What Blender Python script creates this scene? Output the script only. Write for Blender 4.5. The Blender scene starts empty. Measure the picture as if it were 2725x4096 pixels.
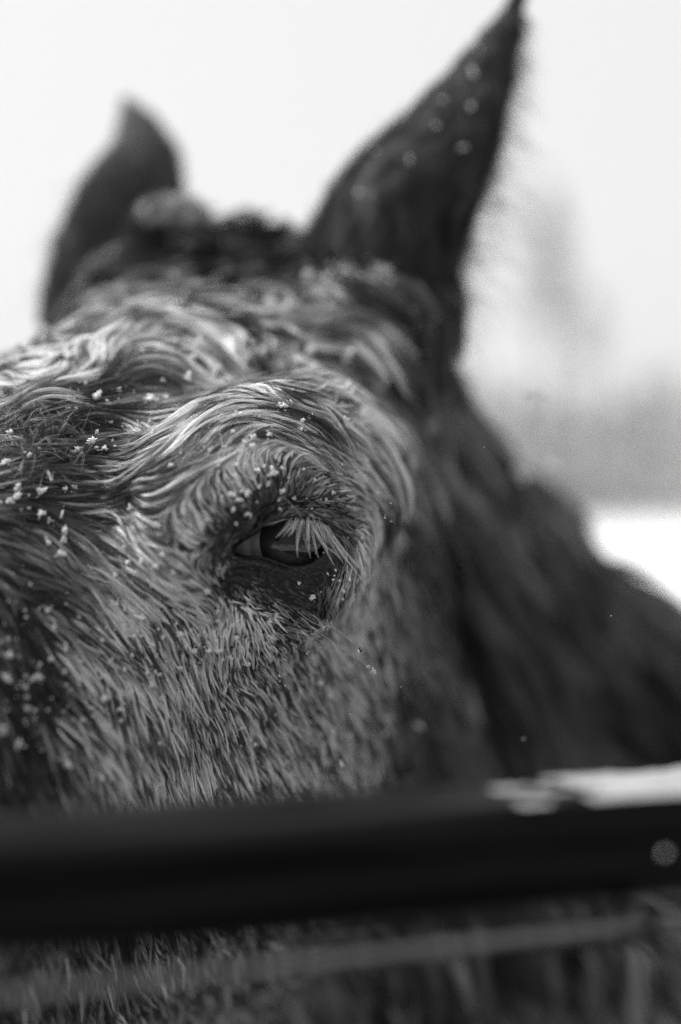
import bpy, bmesh, math, random, time
import numpy as np
from mathutils import Vector, Matrix
from mathutils.bvhtree import BVHTree
T0 = time.time()
rng = np.random.default_rng(11)
random.seed(11)
scene = bpy.context.scene
COL = scene.collection

# ------------------------------------------------------------------ camera
CZ = 1.50                       # camera height above the snow (m)
FPX = 5689.0                    # 50 mm lens on a 36 mm tall frame of 4096 px
cam_d = bpy.data.cameras.new('camera')
cam = bpy.data.objects.new('camera', cam_d)
COL.objects.link(cam)
cam.location = (0, 0, CZ)
cam.rotation_euler = (math.radians(90), 0, 0)
cam_d.sensor_fit = 'VERTICAL'
cam_d.sensor_height = 36
cam_d.sensor_width = 24
cam_d.lens = 50
cam_d.clip_start = 0.02
cam_d.clip_end = 3000
cam_d.dof.use_dof = True
cam_d.dof.focus_distance = 0.453
cam_d.dof.aperture_fstop = 2.4
cam_d.dof.aperture_blades = 9
scene.camera = cam

# ------------------------------------------------------------------ sky and sun: an overcast snowy day
SUN_EL, SUN_AZ = math.radians(54), math.radians(-75)
world = bpy.data.worlds.new('World')
scene.world = world
world.use_nodes = True
nt = world.node_tree
bg = nt.nodes['Background']
sky = nt.nodes.new('ShaderNodeTexSky')
sky.sky_type = 'NISHITA'
sky.sun_disc = False
sky.sun_elevation = SUN_EL
sky.sun_rotation = SUN_AZ
sky.air_density = 1.0
sky.dust_density = 6.0
sky.ozone_density = 1.0
bw = nt.nodes.new('ShaderNodeRGBToBW')
nt.links.new(sky.outputs[0], bw.inputs[0])
flat = nt.nodes.new('ShaderNodeMath')          # cloud cover evens the sky out
flat.operation = 'POWER'
flat.inputs[1].default_value = 0.12
nt.links.new(bw.outputs[0], flat.inputs[0])
gain = nt.nodes.new('ShaderNodeMath')
gain.operation = 'MULTIPLY'
gain.inputs[1].default_value = 2.78
nt.links.new(flat.outputs[0], gain.inputs[0])
nt.links.new(gain.outputs[0], bg.inputs['Color'])
bg.inputs['Strength'].default_value = 0.15
sun_d = bpy.data.lights.new('sun', 'SUN')
sun = bpy.data.objects.new('sun', sun_d)
COL.objects.link(sun)
sun_d.energy = 3.7
sun_d.angle = math.radians(18)
sdir = Vector((math.sin(SUN_AZ) * math.cos(SUN_EL), math.cos(SUN_AZ) * math.cos(SUN_EL), math.sin(SUN_EL)))
sun.rotation_euler = sdir.to_track_quat('Z', 'Y').to_euler()
sun.location = (0, 0, 8)

vs = scene.view_settings
vs.view_transform = 'Standard'
vs.look = 'None'
vs.gamma = 1
vs.use_curve_mapping = False
vs.exposure = 0.9
cy = scene.cycles
cy.max_bounces = 5
cy.diffuse_bounces = 3
cy.glossy_bounces = 3
cy.transmission_bounces = 4
cy.transparent_max_bounces = 8
cy.use_denoising = True
cy.use_adaptive_sampling = False
cy.denoiser = 'OPENIMAGEDENOISE'
cy.denoising_input_passes = 'RGB_ALBEDO_NORMAL'
cy.denoising_prefilter = 'NONE'
cy.sample_clamp_indirect = 4
cy.sample_clamp_direct = 6
cy.caustics_reflective = False
cy.caustics_refractive = False


# ------------------------------------------------------------------ helpers
def link(o, parent=None):
    COL.objects.link(o)
    if parent is not None:
        o.parent = parent
    return o


def tag(o, label, cat, group=None):
    o['label'] = label
    o['category'] = cat
    if group:
        o['group'] = group
    return o


def empty(name, loc=(0, 0, 0)):
    o = bpy.data.objects.new(name, None)
    o.empty_display_size = 0.05
    COL.objects.link(o)
    o.location = loc
    return o


def mesh_obj(name, verts, faces, mat, parent=None, smooth=True):
    me = bpy.data.meshes.new(name)
    me.from_pydata([tuple(v) for v in verts], [], [tuple(int(i) for i in f) for f in faces])
    me.update()
    if smooth:
        me.polygons.foreach_set('use_smooth', [True] * len(me.polygons))
    if mat:
        me.materials.append(mat)
    return link(bpy.data.objects.new(name, me), parent)


def mat_new(name, color=0.2, rough=0.6, spec=0.5):
    m = bpy.data.materials.new(name)
    m.use_nodes = True
    b = m.node_tree.nodes['Principled BSDF']
    b.inputs['Base Color'].default_value = (color, color, color, 1)
    b.inputs['Roughness'].default_value = rough
    b.inputs['Specular IOR Level'].default_value = spec
    return m, m.node_tree, b


def PX(px, py, d):              # a picture point at depth d -> world
    return np.array([(px - 1362.5) / FPX * d, d, CZ - (py - 2048) / FPX * d])


def to_px(P):                   # world -> picture
    d = P[..., 1]
    return 1362.5 + P[..., 0] / d * FPX, 2048 - (P[..., 2] - CZ) / d * FPX


def nrm(v):
    v = np.asarray(v, float)
    return v / np.maximum(np.linalg.norm(v, axis=-1, keepdims=True), 1e-9)


# ------------------------------------------------------------------ head frame: A to the muzzle, L to the horse's left, U out of the forehead
AX = nrm([-0.39, -0.77, -0.51])
LX = np.array([0.90, -0.41, -0.10])
LX = nrm(LX - AX * (LX @ AX))
UX = np.cross(AX, LX)
HM = np.stack([AX, LX, UX])
EYE_S = PX(1150, 2175, 0.455)
ORG = EYE_S - 0.095 * LX + 0.045 * UX


def HP(a, l, u):                # head coordinates in cm -> world
    return ORG + (a * AX + l * LX + u * UX) / 100


SA = np.array([-26, -22, -17, -11, -5, 0, 6, 12, 19, 26, 32, 36.])
TOP = np.array([-7.8, -4.3, -2.5, -1.2, -0.2, 0, -0.7, -1.4, -2.0, -2.8, -4.6, -8])
BOT = np.array([-14, -18, -26, -32, -33, -31.5, -26.5, -20.5, -15.5, -13.5, -13.5, -11])
WT = np.array([4.2, 5.6, 7.4, 9.0, 8.8, 8.2, 6.4, 4.8, 3.8, 3.7, 3.8, 2.6])
WM = np.array([4.2, 5.6, 7.4, 9.1, 9.1, 8.4, 7.2, 6.0, 5.0, 5.0, 5.2, 3.6])
WB = np.array([4.0, 5.0, 6.2, 7.2, 7.2, 6.6, 5.4, 4.4, 4.0, 4.0, 4.2, 2.6])
SF = np.linspace(-34, 48, 400)
_k = np.exp(-np.linspace(-2.2, 2.2, 31) ** 2); _k /= _k.sum()


def _smooth(T):
    x = np.interp(SF, SA, T)
    return np.convolve(np.pad(x, 15, mode='edge'), _k, mode='valid')


TOP, BOT, WT, WM, WB = [_smooth(T) for T in (TOP, BOT, WT, WM, WB)]
SA = SF


def smin(a, b, k):
    h = np.clip(0.5 + 0.5 * (b - a) / k, 0, 1)
    return b + (a - b) * h - k * h * (1 - h)


def smax(a, b, k):
    return -smin(-a, -b, k)


def ell(A, L, U, c, r):
    s = np.sqrt(((A - c[0]) / r[0]) ** 2 + ((L - c[1]) / r[1]) ** 2 + ((U - c[2]) / r[2]) ** 2)
    return (s - 1) * min(r)


def f_head(P):
    q = (P - ORG) @ HM.T * 100
    A, Ls, U = q[:, 0], q[:, 1], q[:, 2]
    L = np.sqrt(Ls ** 2 + 0.05)
    top = np.interp(A, SA, TOP); bot = np.interp(A, SA, BOT)
    c = (top + bot) / 2; h = (top - bot) / 2
    v = (U - c) / h
    wt = np.interp(A, SA, WT); wm = np.interp(A, SA, WM); wb = np.interp(A, SA, WB)
    vv = np.clip(v, -1.1, 1.1) / 0.7
    w = np.maximum(wm + (wt - wb) / 2 * vv + ((wt + wb) / 2 - wm) * vv * vv, 2.0)
    e = 2.5
    rr = ((L / w) ** e + np.abs(v) ** e) ** (1 / e)
    f = (rr - 1) * np.minimum(h, w) * 0.95
    f = smax(f, A - 36, 3); f = smax(f, -26 - A, 3)
    f = smin(f, ell(A, L, U, (-0.8, 7.7, -2.7), (4.2, 2.2, 2.0)), 2.6)      # brow ridge
    f = smin(f, ell(A, L, U, (-3.2, 7.8, -6.0), (5.6, 2.5, 4.3)), 2.2)      # orbit
    f = smin(f, ell(A, L, U, (-5.5, 8.0, -6.5), (6.0, 1.9, 1.3)), 1.8)      # zygomatic arch
    f = smin(f, ell(A, L, U, (10, 5.6, -8.5), (8.0, 1.3, 1.2)), 1.8)        # facial crest
    f = smin(f, ell(A, L, U, (-6.5, 5.4, -16), (9.0, 3.7, 8.0)), 2.5)       # cheek muscle
    f = smin(f, ell(A, L, U, (-17.5, 5.4, -5.0), (5.6, 3.1, 3.1)), 2.5)     # ear base
    f = f + 0.5 * np.exp(-(((A + 6) / 2.6) ** 2 + ((L - 6.2) / 2.0) ** 2 + ((U + 1.0) / 2.0) ** 2))
    f = smin(f, ell(A, L, U, (30, 3.4, -7.0), (3.6, 2.0, 2.4)), 1.5)        # nostril wing
    return f / 100


def capsule(P, a, b, ra, rb):
    a = np.asarray(a); b = np.asarray(b)
    ab = b - a
    t = np.clip(((P - a) @ ab) / (ab @ ab), 0, 1)
    return np.linalg.norm(P - a - t[:, None] * ab, axis=1) - (ra + (rb - ra) * t)


def W(x, y, z):
    return np.array([x, y, CZ + z])


def PXr(px, py, d):
    return PX(px, py, d)


CREST = [PX(1150, 1460, 0.700), PX(1370, 2000, 0.735), PX(1795, 2440, 0.83), PX(2215, 2800, 0.94), W(0.52, 1.30, -0.26), W(0.84, 1.62, -0.20)]
CR_R = [0.062, 0.066, 0.072, 0.078, 0.085, 0.10]
THROAT = [HP(-15, 0, -15), PX(1560, 3450, 0.735), PX(2000, 3950, 0.84), W(0.33, 1.08, -0.36), W(0.52, 1.36, -0.42), W(0.70, 1.58, -0.46)]
TH_R = [0.070, 0.095, 0.110, 0.105, 0.135, 0.17]


def f_body(P):
    f = None
    for pts, rs in ((CREST, CR_R), (THROAT, TH_R)):
        for i in range(len(pts) - 1):
            g = capsule(P, pts[i], pts[i + 1], rs[i], rs[i + 1])
            f = g if f is None else smin(f, g, 0.05)
    d = nrm([0.80, 0.60, 0])
    s = np.array([-d[1], d[0], 0])
    c = np.array([1.28, 2.02, CZ - 0.44])
    q = P - c
    x, y, z = q @ d, q @ s, q[:, 2]
    e = (np.sqrt((x / 0.74) ** 2 + (y / 0.27) ** 2 + (z / 0.31) ** 2) - 1) * 0.27
    f = smin(f, e, 0.12)
    for along, side in ((-0.50, -0.14), (-0.50, 0.14), (0.52, -0.15), (0.52, 0.15)):
        p0 = c + d * along + s * side
        hip = p0 + np.array([0, 0, -0.05])
        bend = 0.05 if along > 0 else 0.0
        knee = p0 + d * bend + np.array([0, 0, -0.55])
        fet = p0 + d * bend * 0.6; fet = np.array([fet[0], fet[1], 0.11])
        toe = fet - d * 0.04; toe = np.array([toe[0], toe[1], 0.045])
        f = smin(f, capsule(P, hip, knee, 0.14 if along > 0 else 0.11, 0.055), 0.05)
        f = smin(f, capsule(P, knee, fet, 0.05, 0.04), 0.03)
        f = smin(f, capsule(P, fet, toe, 0.042, 0.06), 0.02)
    f = smin(f, capsule(P, c + d * 0.70 + np.array([0, 0, 0.12]), c + d * 0.86 + np.array([0, 0, -0.35]), 0.06, 0.035), 0.05)
    return f


# ---- the eye: lids, creases and wrinkles round the opening
EYE_R = 0.0212
EYE_C = PX(1154, 2185, 0.4535) + EYE_R * np.array([-0.10, 0.99, 0.0])
LID = np.array([(938, 2196), (952, 2180), (976, 2164), (1004, 2147), (1026, 2128), (1056, 2106), (1095, 2090), (1137, 2079), (1180, 2071), (1228, 2073), (1275, 2083),
                (1312, 2104), (1335, 2135), (1338, 2165), (1318, 2198), (1283, 2226), (1244, 2251), (1206, 2265), (1168, 2264), (1114, 2248),
                (1064, 2228), (1015, 2226), (975, 2224), (948, 2214)], float)


def sd_poly(x, y, V):
    d = np.full(x.shape, 1e18)
    inside = np.zeros(x.shape, bool)
    n = len(V)
    for i in range(n):
        ax, ay = V[i]; bx, by = V[(i + 1) % n]
        ex, ey = bx - ax, by - ay
        wx, wy = x - ax, y - ay
        t = np.clip((wx * ex + wy * ey) / (ex * ex + ey * ey), 0, 1)
        d = np.minimum(d, (wx - ex * t) ** 2 + (wy - ey * t) ** 2)
        c = ((ay > y) != (by > y)) & (x < (bx - ax) * (y - ay) / (by - ay + 1e-12) + ax)
        inside ^= c
    d = np.sqrt(d)
    return np.where(inside, -d, d)


def d_line(x, y, V):
    d = np.full(x.shape, 1e18); tt = np.zeros(x.shape)
    n = len(V) - 1
    for i in range(n):
        ax, ay = V[i]; bx, by = V[i + 1]
        ex, ey = bx - ax, by - ay
        wx, wy = x - ax, y - ay
        t = np.clip((wx * ex + wy * ey) / (ex * ex + ey * ey), 0, 1)
        dd = (wx - ex * t) ** 2 + (wy - ey * t) ** 2
        m = dd < d
        d = np.where(m, dd, d); tt = np.where(m, (i + t) / n, tt)
    return np.sqrt(d), tt


GROOVES = [  # polyline, width px, depth m
    ([(985, 2128), (1030, 2085), (1090, 2040), (1160, 2016), (1250, 2014), (1330, 2034), (1395, 2080), (1420, 2130)], 16, 0.0024),
    ([(930, 2130), (980, 2085), (1050, 2035), (1110, 2010)], 11, 0.0010),
    ([(868, 2190), (930, 2150), (990, 2118), (1028, 2090)], 10, 0.0012),
    ([(880, 2222), (950, 2168), (1000, 2142)], 9, 0.0010),
    ([(850, 2160), (915, 2105), (985, 2050)], 11, 0.0009),
    ([(868, 2250), (920, 2222), (963, 2200)], 12, 0.0016),
    ([(905, 2262), (960, 2240), (1040, 2240), (1100, 2262), (1170, 2284)], 8, 0.0007),
    ([(890, 2290), (960, 2276), (1040, 2290)], 9, 0.0007),
    ([(880, 2330), (930, 2300), (1000, 2310), (1060, 2335)], 9, 0.0006),
    ([(893, 2350), (930, 2390), (1000, 2420), (1080, 2450), (1150, 2480)], 16, 0.0018),
]


def f_eye_detail(P, f):
    m = np.linalg.norm(P - EYE_C, axis=1) < 0.075
    if not m.any():
        return f
    p = P[m]; g = f[m].copy()
    x, y = to_px(p)
    lid = np.linalg.norm(p - EYE_C, axis=1) - (EYE_R + 0.0030)
    g = smin(g, lid, 0.015)
    front = np.clip((EYE_C[1] - p[:, 1]) / np.linalg.norm(p - EYE_C, axis=1) * 2.2 - 0.4, 0, 1)
    g = g + 0.0055 * np.exp(-((x - 955) / 48) ** 2 - ((y - 2195) / 40) ** 2) * np.clip((EYE_C[1] + 0.01 - p[:, 1]) / 0.006, 0, 1)   # inner corner
    for V, wd, dp in GROOVES:
        d, t = d_line(x, y, V)
        g = g + dp * np.exp(-(d / wd) ** 2) * np.minimum(1, 6 * np.minimum(t, 1 - t) + 0.15) * front
    f = f.copy(); f[m] = g
    return f


def FIELD(P):
    f = np.full(len(P), 0.2)
    mh = np.linalg.norm(P - HP(5, 0, -10), axis=1) < 0.46
    if mh.any():
        f[mh] = f_head(P[mh])
    mb = P[:, 1] > 0.50
    fb = np.full(len(P), 0.3)
    if mb.any():
        fb[mb] = f_body(P[mb])
    f = smin(f, fb, 0.025)
    return f_eye_detail(P, f)


def GRAD(P, e=4e-4):
    g = np.empty_like(P)
    for i in range(3):
        d = np.zeros(3); d[i] = e
        g[:, i] = (FIELD(P + d) - FIELD(P - d)) / (2 * e)
    return g


def FGRAD(P, e=5e-4):
    f = FIELD(P)
    g = np.empty_like(P)
    for i in range(3):
        d = np.zeros(3); d[i] = e
        g[:, i] = (FIELD(P + d) - f) / e
    return f, g


def project(P, it=2, lim=0.006):
    for _ in range(it):
        f, g = FGRAD(P)
        st = (f / np.maximum((g * g).sum(1), 0.05))[:, None] * g
        n = np.linalg.norm(st, axis=1, keepdims=True)
        P = P - st * np.minimum(1, lim / np.maximum(n, 1e-9))
    return P


def surface_nets(fn, lo, hi, h):
    n = [int(math.ceil((hi[i] - lo[i]) / h)) + 1 for i in range(3)]
    ax = [lo[i] + h * np.arange(n[i]) for i in range(3)]
    V = np.empty(n, np.float32)
    for i in range(n[0]):
        Y, Z = np.meshgrid(ax[1], ax[2], indexing='ij')
        pts = np.stack([np.full(Y.size, ax[0][i]), Y.ravel(), Z.ravel()], 1)
        V[i] = fn(pts).reshape(n[1], n[2])
    S = V < 0
    c = [S[i:n[0] - 1 + i, j:n[1] - 1 + j, k:n[2] - 1 + k] for i in (0, 1) for j in (0, 1) for k in (0, 1)]
    cnt = sum(x.astype(np.int8) for x in c)
    act = (cnt > 0) & (cnt < 8)
    idx = np.full(act.shape, -1, np.int64)
    cells = np.argwhere(act)
    idx[act] = np.arange(len(cells))
    acc = np.zeros((len(cells), 3)); num = np.zeros(len(cells))
    corner = [(i, j, k) for i in (0, 1) for j in (0, 1) for k in (0, 1)]
    for a in range(8):
        for b in range(a + 1, 8):
            ca, cb = np.array(corner[a]), np.array(corner[b])
            if np.abs(ca - cb).sum() != 1:
                continue
            va = V[tuple((cells + ca).T)]; vb = V[tuple((cells + cb).T)]
            m = (va < 0) != (vb < 0)
            t = np.where(m, va / np.where(m, va - vb, 1), 0)
            acc += np.where(m[:, None], ca + t[:, None] * (cb - ca), 0)
            num += m
    verts = (cells + acc / num[:, None]) * h + np.array(lo)
    quads = []
    for d in range(3):
        o = [k for k in range(3) if k != d]
        A_ = [slice(1, n[k] - 1) for k in range(3)]; B_ = list(A_)
        A_[d] = slice(0, n[d] - 1); B_[d] = slice(1, n[d])
        sa, sb = S[tuple(A_)], S[tuple(B_)]
        e = np.argwhere(sa != sb)
        flip = sa[tuple(e.T)]
        e = e.copy()
        for k in o:
            e[:, k] += 1
        u = np.zeros(3, int); w = np.zeros(3, int); u[o[0]] = 1; w[o[1]] = 1
        q = [idx[tuple((e - s).T)] for s in (u + w, w, 0 * u, u)]
        q = np.stack(q, 1)
        if d == 1:
            flip = ~flip
        q = np.where(flip[:, None], q, q[:, ::-1])
        quads.append(q)
    return verts, np.concatenate(quads)


# ------------------------------------------------------------------ ears: rolled leaves with a wall
def ear_mesh(base, axis_pts, half, open_dir, open_ang, wall=0.005, n=26, m=20, fold=None):
    """axis_pts: picture points with depth along the ear; half: half widths (m)."""
    C = np.array([PX(*p) for p in axis_pts])
    ts = np.linspace(0, 1, len(C))
    tt = np.linspace(0, 1, n) ** 0.9
    cen = np.stack([np.interp(tt, ts, C[:, k]) for k in range(3)], 1)
    for _ in range(3):
        cen[1:-1] = (cen[:-2] + 2 * cen[1:-1] + cen[2:]) / 4
    r = np.interp(tt, ts, half)
    for _ in range(2):
        r[1:-1] = (r[:-2] + 2 * r[1:-1] + r[2:]) / 4
    tang = nrm(np.gradient(cen, axis=0))
    o = np.asarray(open_dir, float)
    outer, inner = [], []
    for i in range(n):
        oo = nrm(o - tang[i] * (o @ tang[i]))
        ss = np.cross(tang[i], oo)
        pm = np.interp(tt[i], [0, 0.25, 1], [math.radians(175), open_ang, open_ang * 0.8])
        ph = np.linspace(-pm, pm, m)
        R = r[i]
        ring = cen[i] + R * (-np.cos(ph)[:, None] * oo * 0.75 + np.sin(ph)[:, None] * ss)
        wl = min(wall, R * 0.45)
        thin = wl * np.clip(1.15 - (np.abs(ph) / pm) ** 4, 0.15, 1)
        inn = cen[i] + (R - thin)[:, None] * (-np.cos(ph)[:, None] * oo * 0.75 + np.sin(ph)[:, None] * ss)
        outer.append(ring); inner.append(inn)
    outer = np.array(outer); inner = np.array(inner)
    V = np.concatenate([outer.reshape(-1, 3), inner.reshape(-1, 3)])
    F_ = []
    N = n * m
    for i in range(n - 1):
        for j in range(m - 1):
            a, b, c, d = i * m + j, i * m + j + 1, (i + 1) * m + j + 1, (i + 1) * m + j
            F_.append((a, b, c, d)); F_.append((N + d, N + c, N + b, N + a))
        a, d = i * m, (i + 1) * m
        F_.append((a, d, N + d, N + a))
        a, d = i * m + m - 1, (i + 1) * m + m - 1
        F_.append((d, a, N + a, N + d))
    for j in range(m - 1):
        a, b = (n - 1) * m + j, (n - 1) * m + j + 1
        F_.append((a, b, N + b, N + a))
    return V, F_, outer, inner, tang


NEAR_EAR = dict(axis_pts=[(1480, 1150, 0.620), (1595, 850, 0.615), (1808, 570, 0.615), (1955, 275, 0.618), (2030, 120, 0.62), (2085, -10, 0.62)],
                half=[0.040, 0.0345, 0.0258, 0.0128, 0.007, 0.0012], open_dir=(0.75, 0.65, -0.05), open_ang=math.radians(118))
FAR_EAR = dict(axis_pts=[(370, 1360, 0.70), (462, 1000, 0.705), (550, 790, 0.715), (590, 640, 0.73), (560, 520, 0.74), (505, 405, 0.75)],
               half=[0.029, 0.029, 0.0255, 0.0180, 0.0105, 0.0012], open_dir=(-0.55, 0.8, 0.1), open_ang=math.radians(120))
# ------------------------------------------------------------------ the horse's body: one mesh
horse = empty('horse', (1.28, 2.02, 0))
tag(horse, 'wet dark horse with snow in its coat, head lowered behind the fence rail', 'horse')
HINV = Vector((-1.28, -2.02, 0))


def adopt(o):
    o.parent = horse
    o.matrix_parent_inverse = Matrix.Translation(HINV)
    return o


skin, snt, sb = mat_new('horse skin', 0.02, 0.45, 0.2)
vs_, qs_ = surface_nets(FIELD, (-0.50, 0.10, -0.02), (2.05, 2.75, CZ + 0.25), 0.016)
vs_ = project(vs_, 2)
bm = bmesh.new()
bv = [bm.verts.new(v) for v in vs_]
for q in qs_:
    try:
        bm.faces.new([bv[i] for i in q])
    except ValueError:
        pass
bm.verts.ensure_lookup_table()


def refine(test):
    P = np.array([v.co for v in bm.verts])
    m = test(P)
    ids = {v.index for v in bm.verts if m[v.index]}
    ed = [e for e in bm.edges if e.verts[0].index in ids and e.verts[1].index in ids]
    bmesh.ops.subdivide_edges(bm, edges=ed, cuts=1, use_grid_fill=True)
    bm.verts.index_update(); bm.verts.ensure_lookup_table()
    P = np.array([v.co for v in bm.verts])
    m = test(P)
    P[m] = project(P[m], 2)
    for v, p in zip(bm.verts, P):
        v.co = p


bm.verts.index_update()
HC = HP(-4, 2, -6)
refine(lambda P: np.linalg.norm(P - HC, axis=1) < 0.26)
for r_ in (0.075, 0.060, 0.046):
    refine(lambda P: (np.linalg.norm(P - EYE_C, axis=1) < r_) & (P[:, 1] < EYE_C[1] + 0.02))
bmesh.ops.triangulate(bm, faces=[f for f in bm.faces if len(f.verts) > 4])
bmesh.ops.recalc_face_normals(bm, faces=bm.faces)
body_me = bpy.data.meshes.new('body')
bm.to_mesh(body_me)
bm.free()
BODY_V = np.array([v.co for v in body_me.vertices])
bvh = BVHTree.FromPolygons([tuple(v) for v in BODY_V], [tuple(p.vertices) for p in body_me.polygons])


# the lids: a fine ring of skin from the eyeball over the lid margin out into the face, on the same surface
def closed_resample(V, n, smooth=2):
    V = np.asarray(V, float)
    d = np.r_[0, np.cumsum(np.linalg.norm(np.diff(np.r_[V, V[:1]], axis=0), axis=1))]
    t = np.linspace(0, d[-1], n, endpoint=False)
    R = np.stack([np.interp(t, d, np.r_[V[:, k], V[:1, k]]) for k in range(2)], 1)
    for _ in range(smooth):
        R = (np.roll(R, 1, 0) + 2 * R + np.roll(R, -1, 0)) / 4
    return R


def ray_surface(px, py, d0=0.415, d1=0.515, n=70):
    """depth at which the line of sight through a picture point meets the skin"""
    px = np.asarray(px, float); py = np.asarray(py, float)
    pt = lambda d: np.stack([(px - 1362.5) / FPX * d, d, CZ - (py - 2048) / FPX * d], 1)
    ds = np.linspace(d0, d1, n)
    lo = np.full(len(px), d0); hi = np.full(len(px), np.nan)
    for d in ds:
        f = FIELD(pt(np.full(len(px), d)))
        new = np.isnan(hi) & (f < 0)
        hi[new] = d
        lo[np.isnan(hi)] = d
    hi = np.where(np.isnan(hi), d1, hi)
    for _ in range(18):
        m = (lo + hi) / 2
        neg = FIELD(pt(m)) < 0
        hi = np.where(neg, m, hi); lo = np.where(neg, lo, m)
    return pt((lo + hi) / 2)


NK = 132
LC = closed_resample(LID, NK, 3)
ctr = LC.mean(0)
tg = np.roll(LC, -1, 0) - np.roll(LC, 1, 0)
nn_ = nrm(np.stack([tg[:, 1], -tg[:, 0]], 1))
if ((LC - ctr) * nn_).sum() < 0:
    nn_ = -nn_
dr = nrm(nn_ * 0.6 + nrm(LC - ctr) * 0.4)
for _ in range(6):
    dr = nrm(np.roll(dr, 1, 0) + 2 * dr + np.roll(dr, -1, 0))
OFFS = [1.5, 4, 7, 10, 14, 18, 22, 27, 32, 37, 43, 49, 56, 63, 71, 79, 88, 98, 109, 121, 134, 148]
rings = []
def sphere_pt(px, py, R):
    d = nrm(np.stack([(px - 1362.5) / FPX, np.ones(len(px)), -(py - 2048) / FPX], 1))
    o = np.array([0, 0, CZ]) - EYE_C
    b = d @ o
    disc = np.maximum(b * b - (o @ o - R * R), 0)
    return np.array([0, 0, CZ]) + d * (-b - np.sqrt(disc))[:, None]
q = LC - nn_ * 3
rings.append(sphere_pt(q[:, 0], q[:, 1], EYE_R - 0.0008))
q = LC - nn_ * 2.5
rings.append(sphere_pt(q[:, 0], q[:, 1], EYE_R + 0.0006))
q = LC - nn_ * 1.5
rings.append(sphere_pt(q[:, 0], q[:, 1], EYE_R + 0.0016))
for o_ in OFFS:
    q = LC + dr * o_
    P_ = ray_surface(q[:, 0], q[:, 1])
    if o_ < 8:
        P_[:, 1] += (8 - o_) * 0.00011
    rings.append(P_)
LIDV = np.concatenate(rings)
LIDF = []
for i in range(len(rings) - 1):
    for k in range(NK):
        k2 = (k + 1) % NK
        LIDF.append((i * NK + k, i * NK + k2, (i + 1) * NK + k2, (i + 1) * NK + k))
hole = closed_resample(LC + dr * 118, 60, 0)
EARS = []
cen_ = np.array([tuple(p.center) for p in body_me.polygons])
pxy = to_px(cen_)
drop = (np.linalg.norm(cen_ - EYE_C, axis=1) < 0.045) & (cen_[:, 1] < EYE_C[1] + 0.008) & (sd_poly(pxy[0], pxy[1], hole) < 0)
allv = [BODY_V]; allf = [tuple(p.vertices) for p, dd in zip(body_me.polygons, drop) if not dd]
off = len(BODY_V)
allf += [tuple(i + off for i in f) for f in LIDF]
allv.append(LIDV); off += len(LIDV)
for E in (NEAR_EAR, FAR_EAR):
    V, F_, outer, inner, tang = ear_mesh(None, **E)
    EARS.append((outer, inner, tang, V, F_))
    allf += [tuple(i + off for i in f) for f in F_]
    allv.append(V); off += len(V)
body = adopt(mesh_obj('body', np.concatenate(allv), allf, skin))
print('body verts', off, 'faces', len(allf), time.time() - T0)
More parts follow.
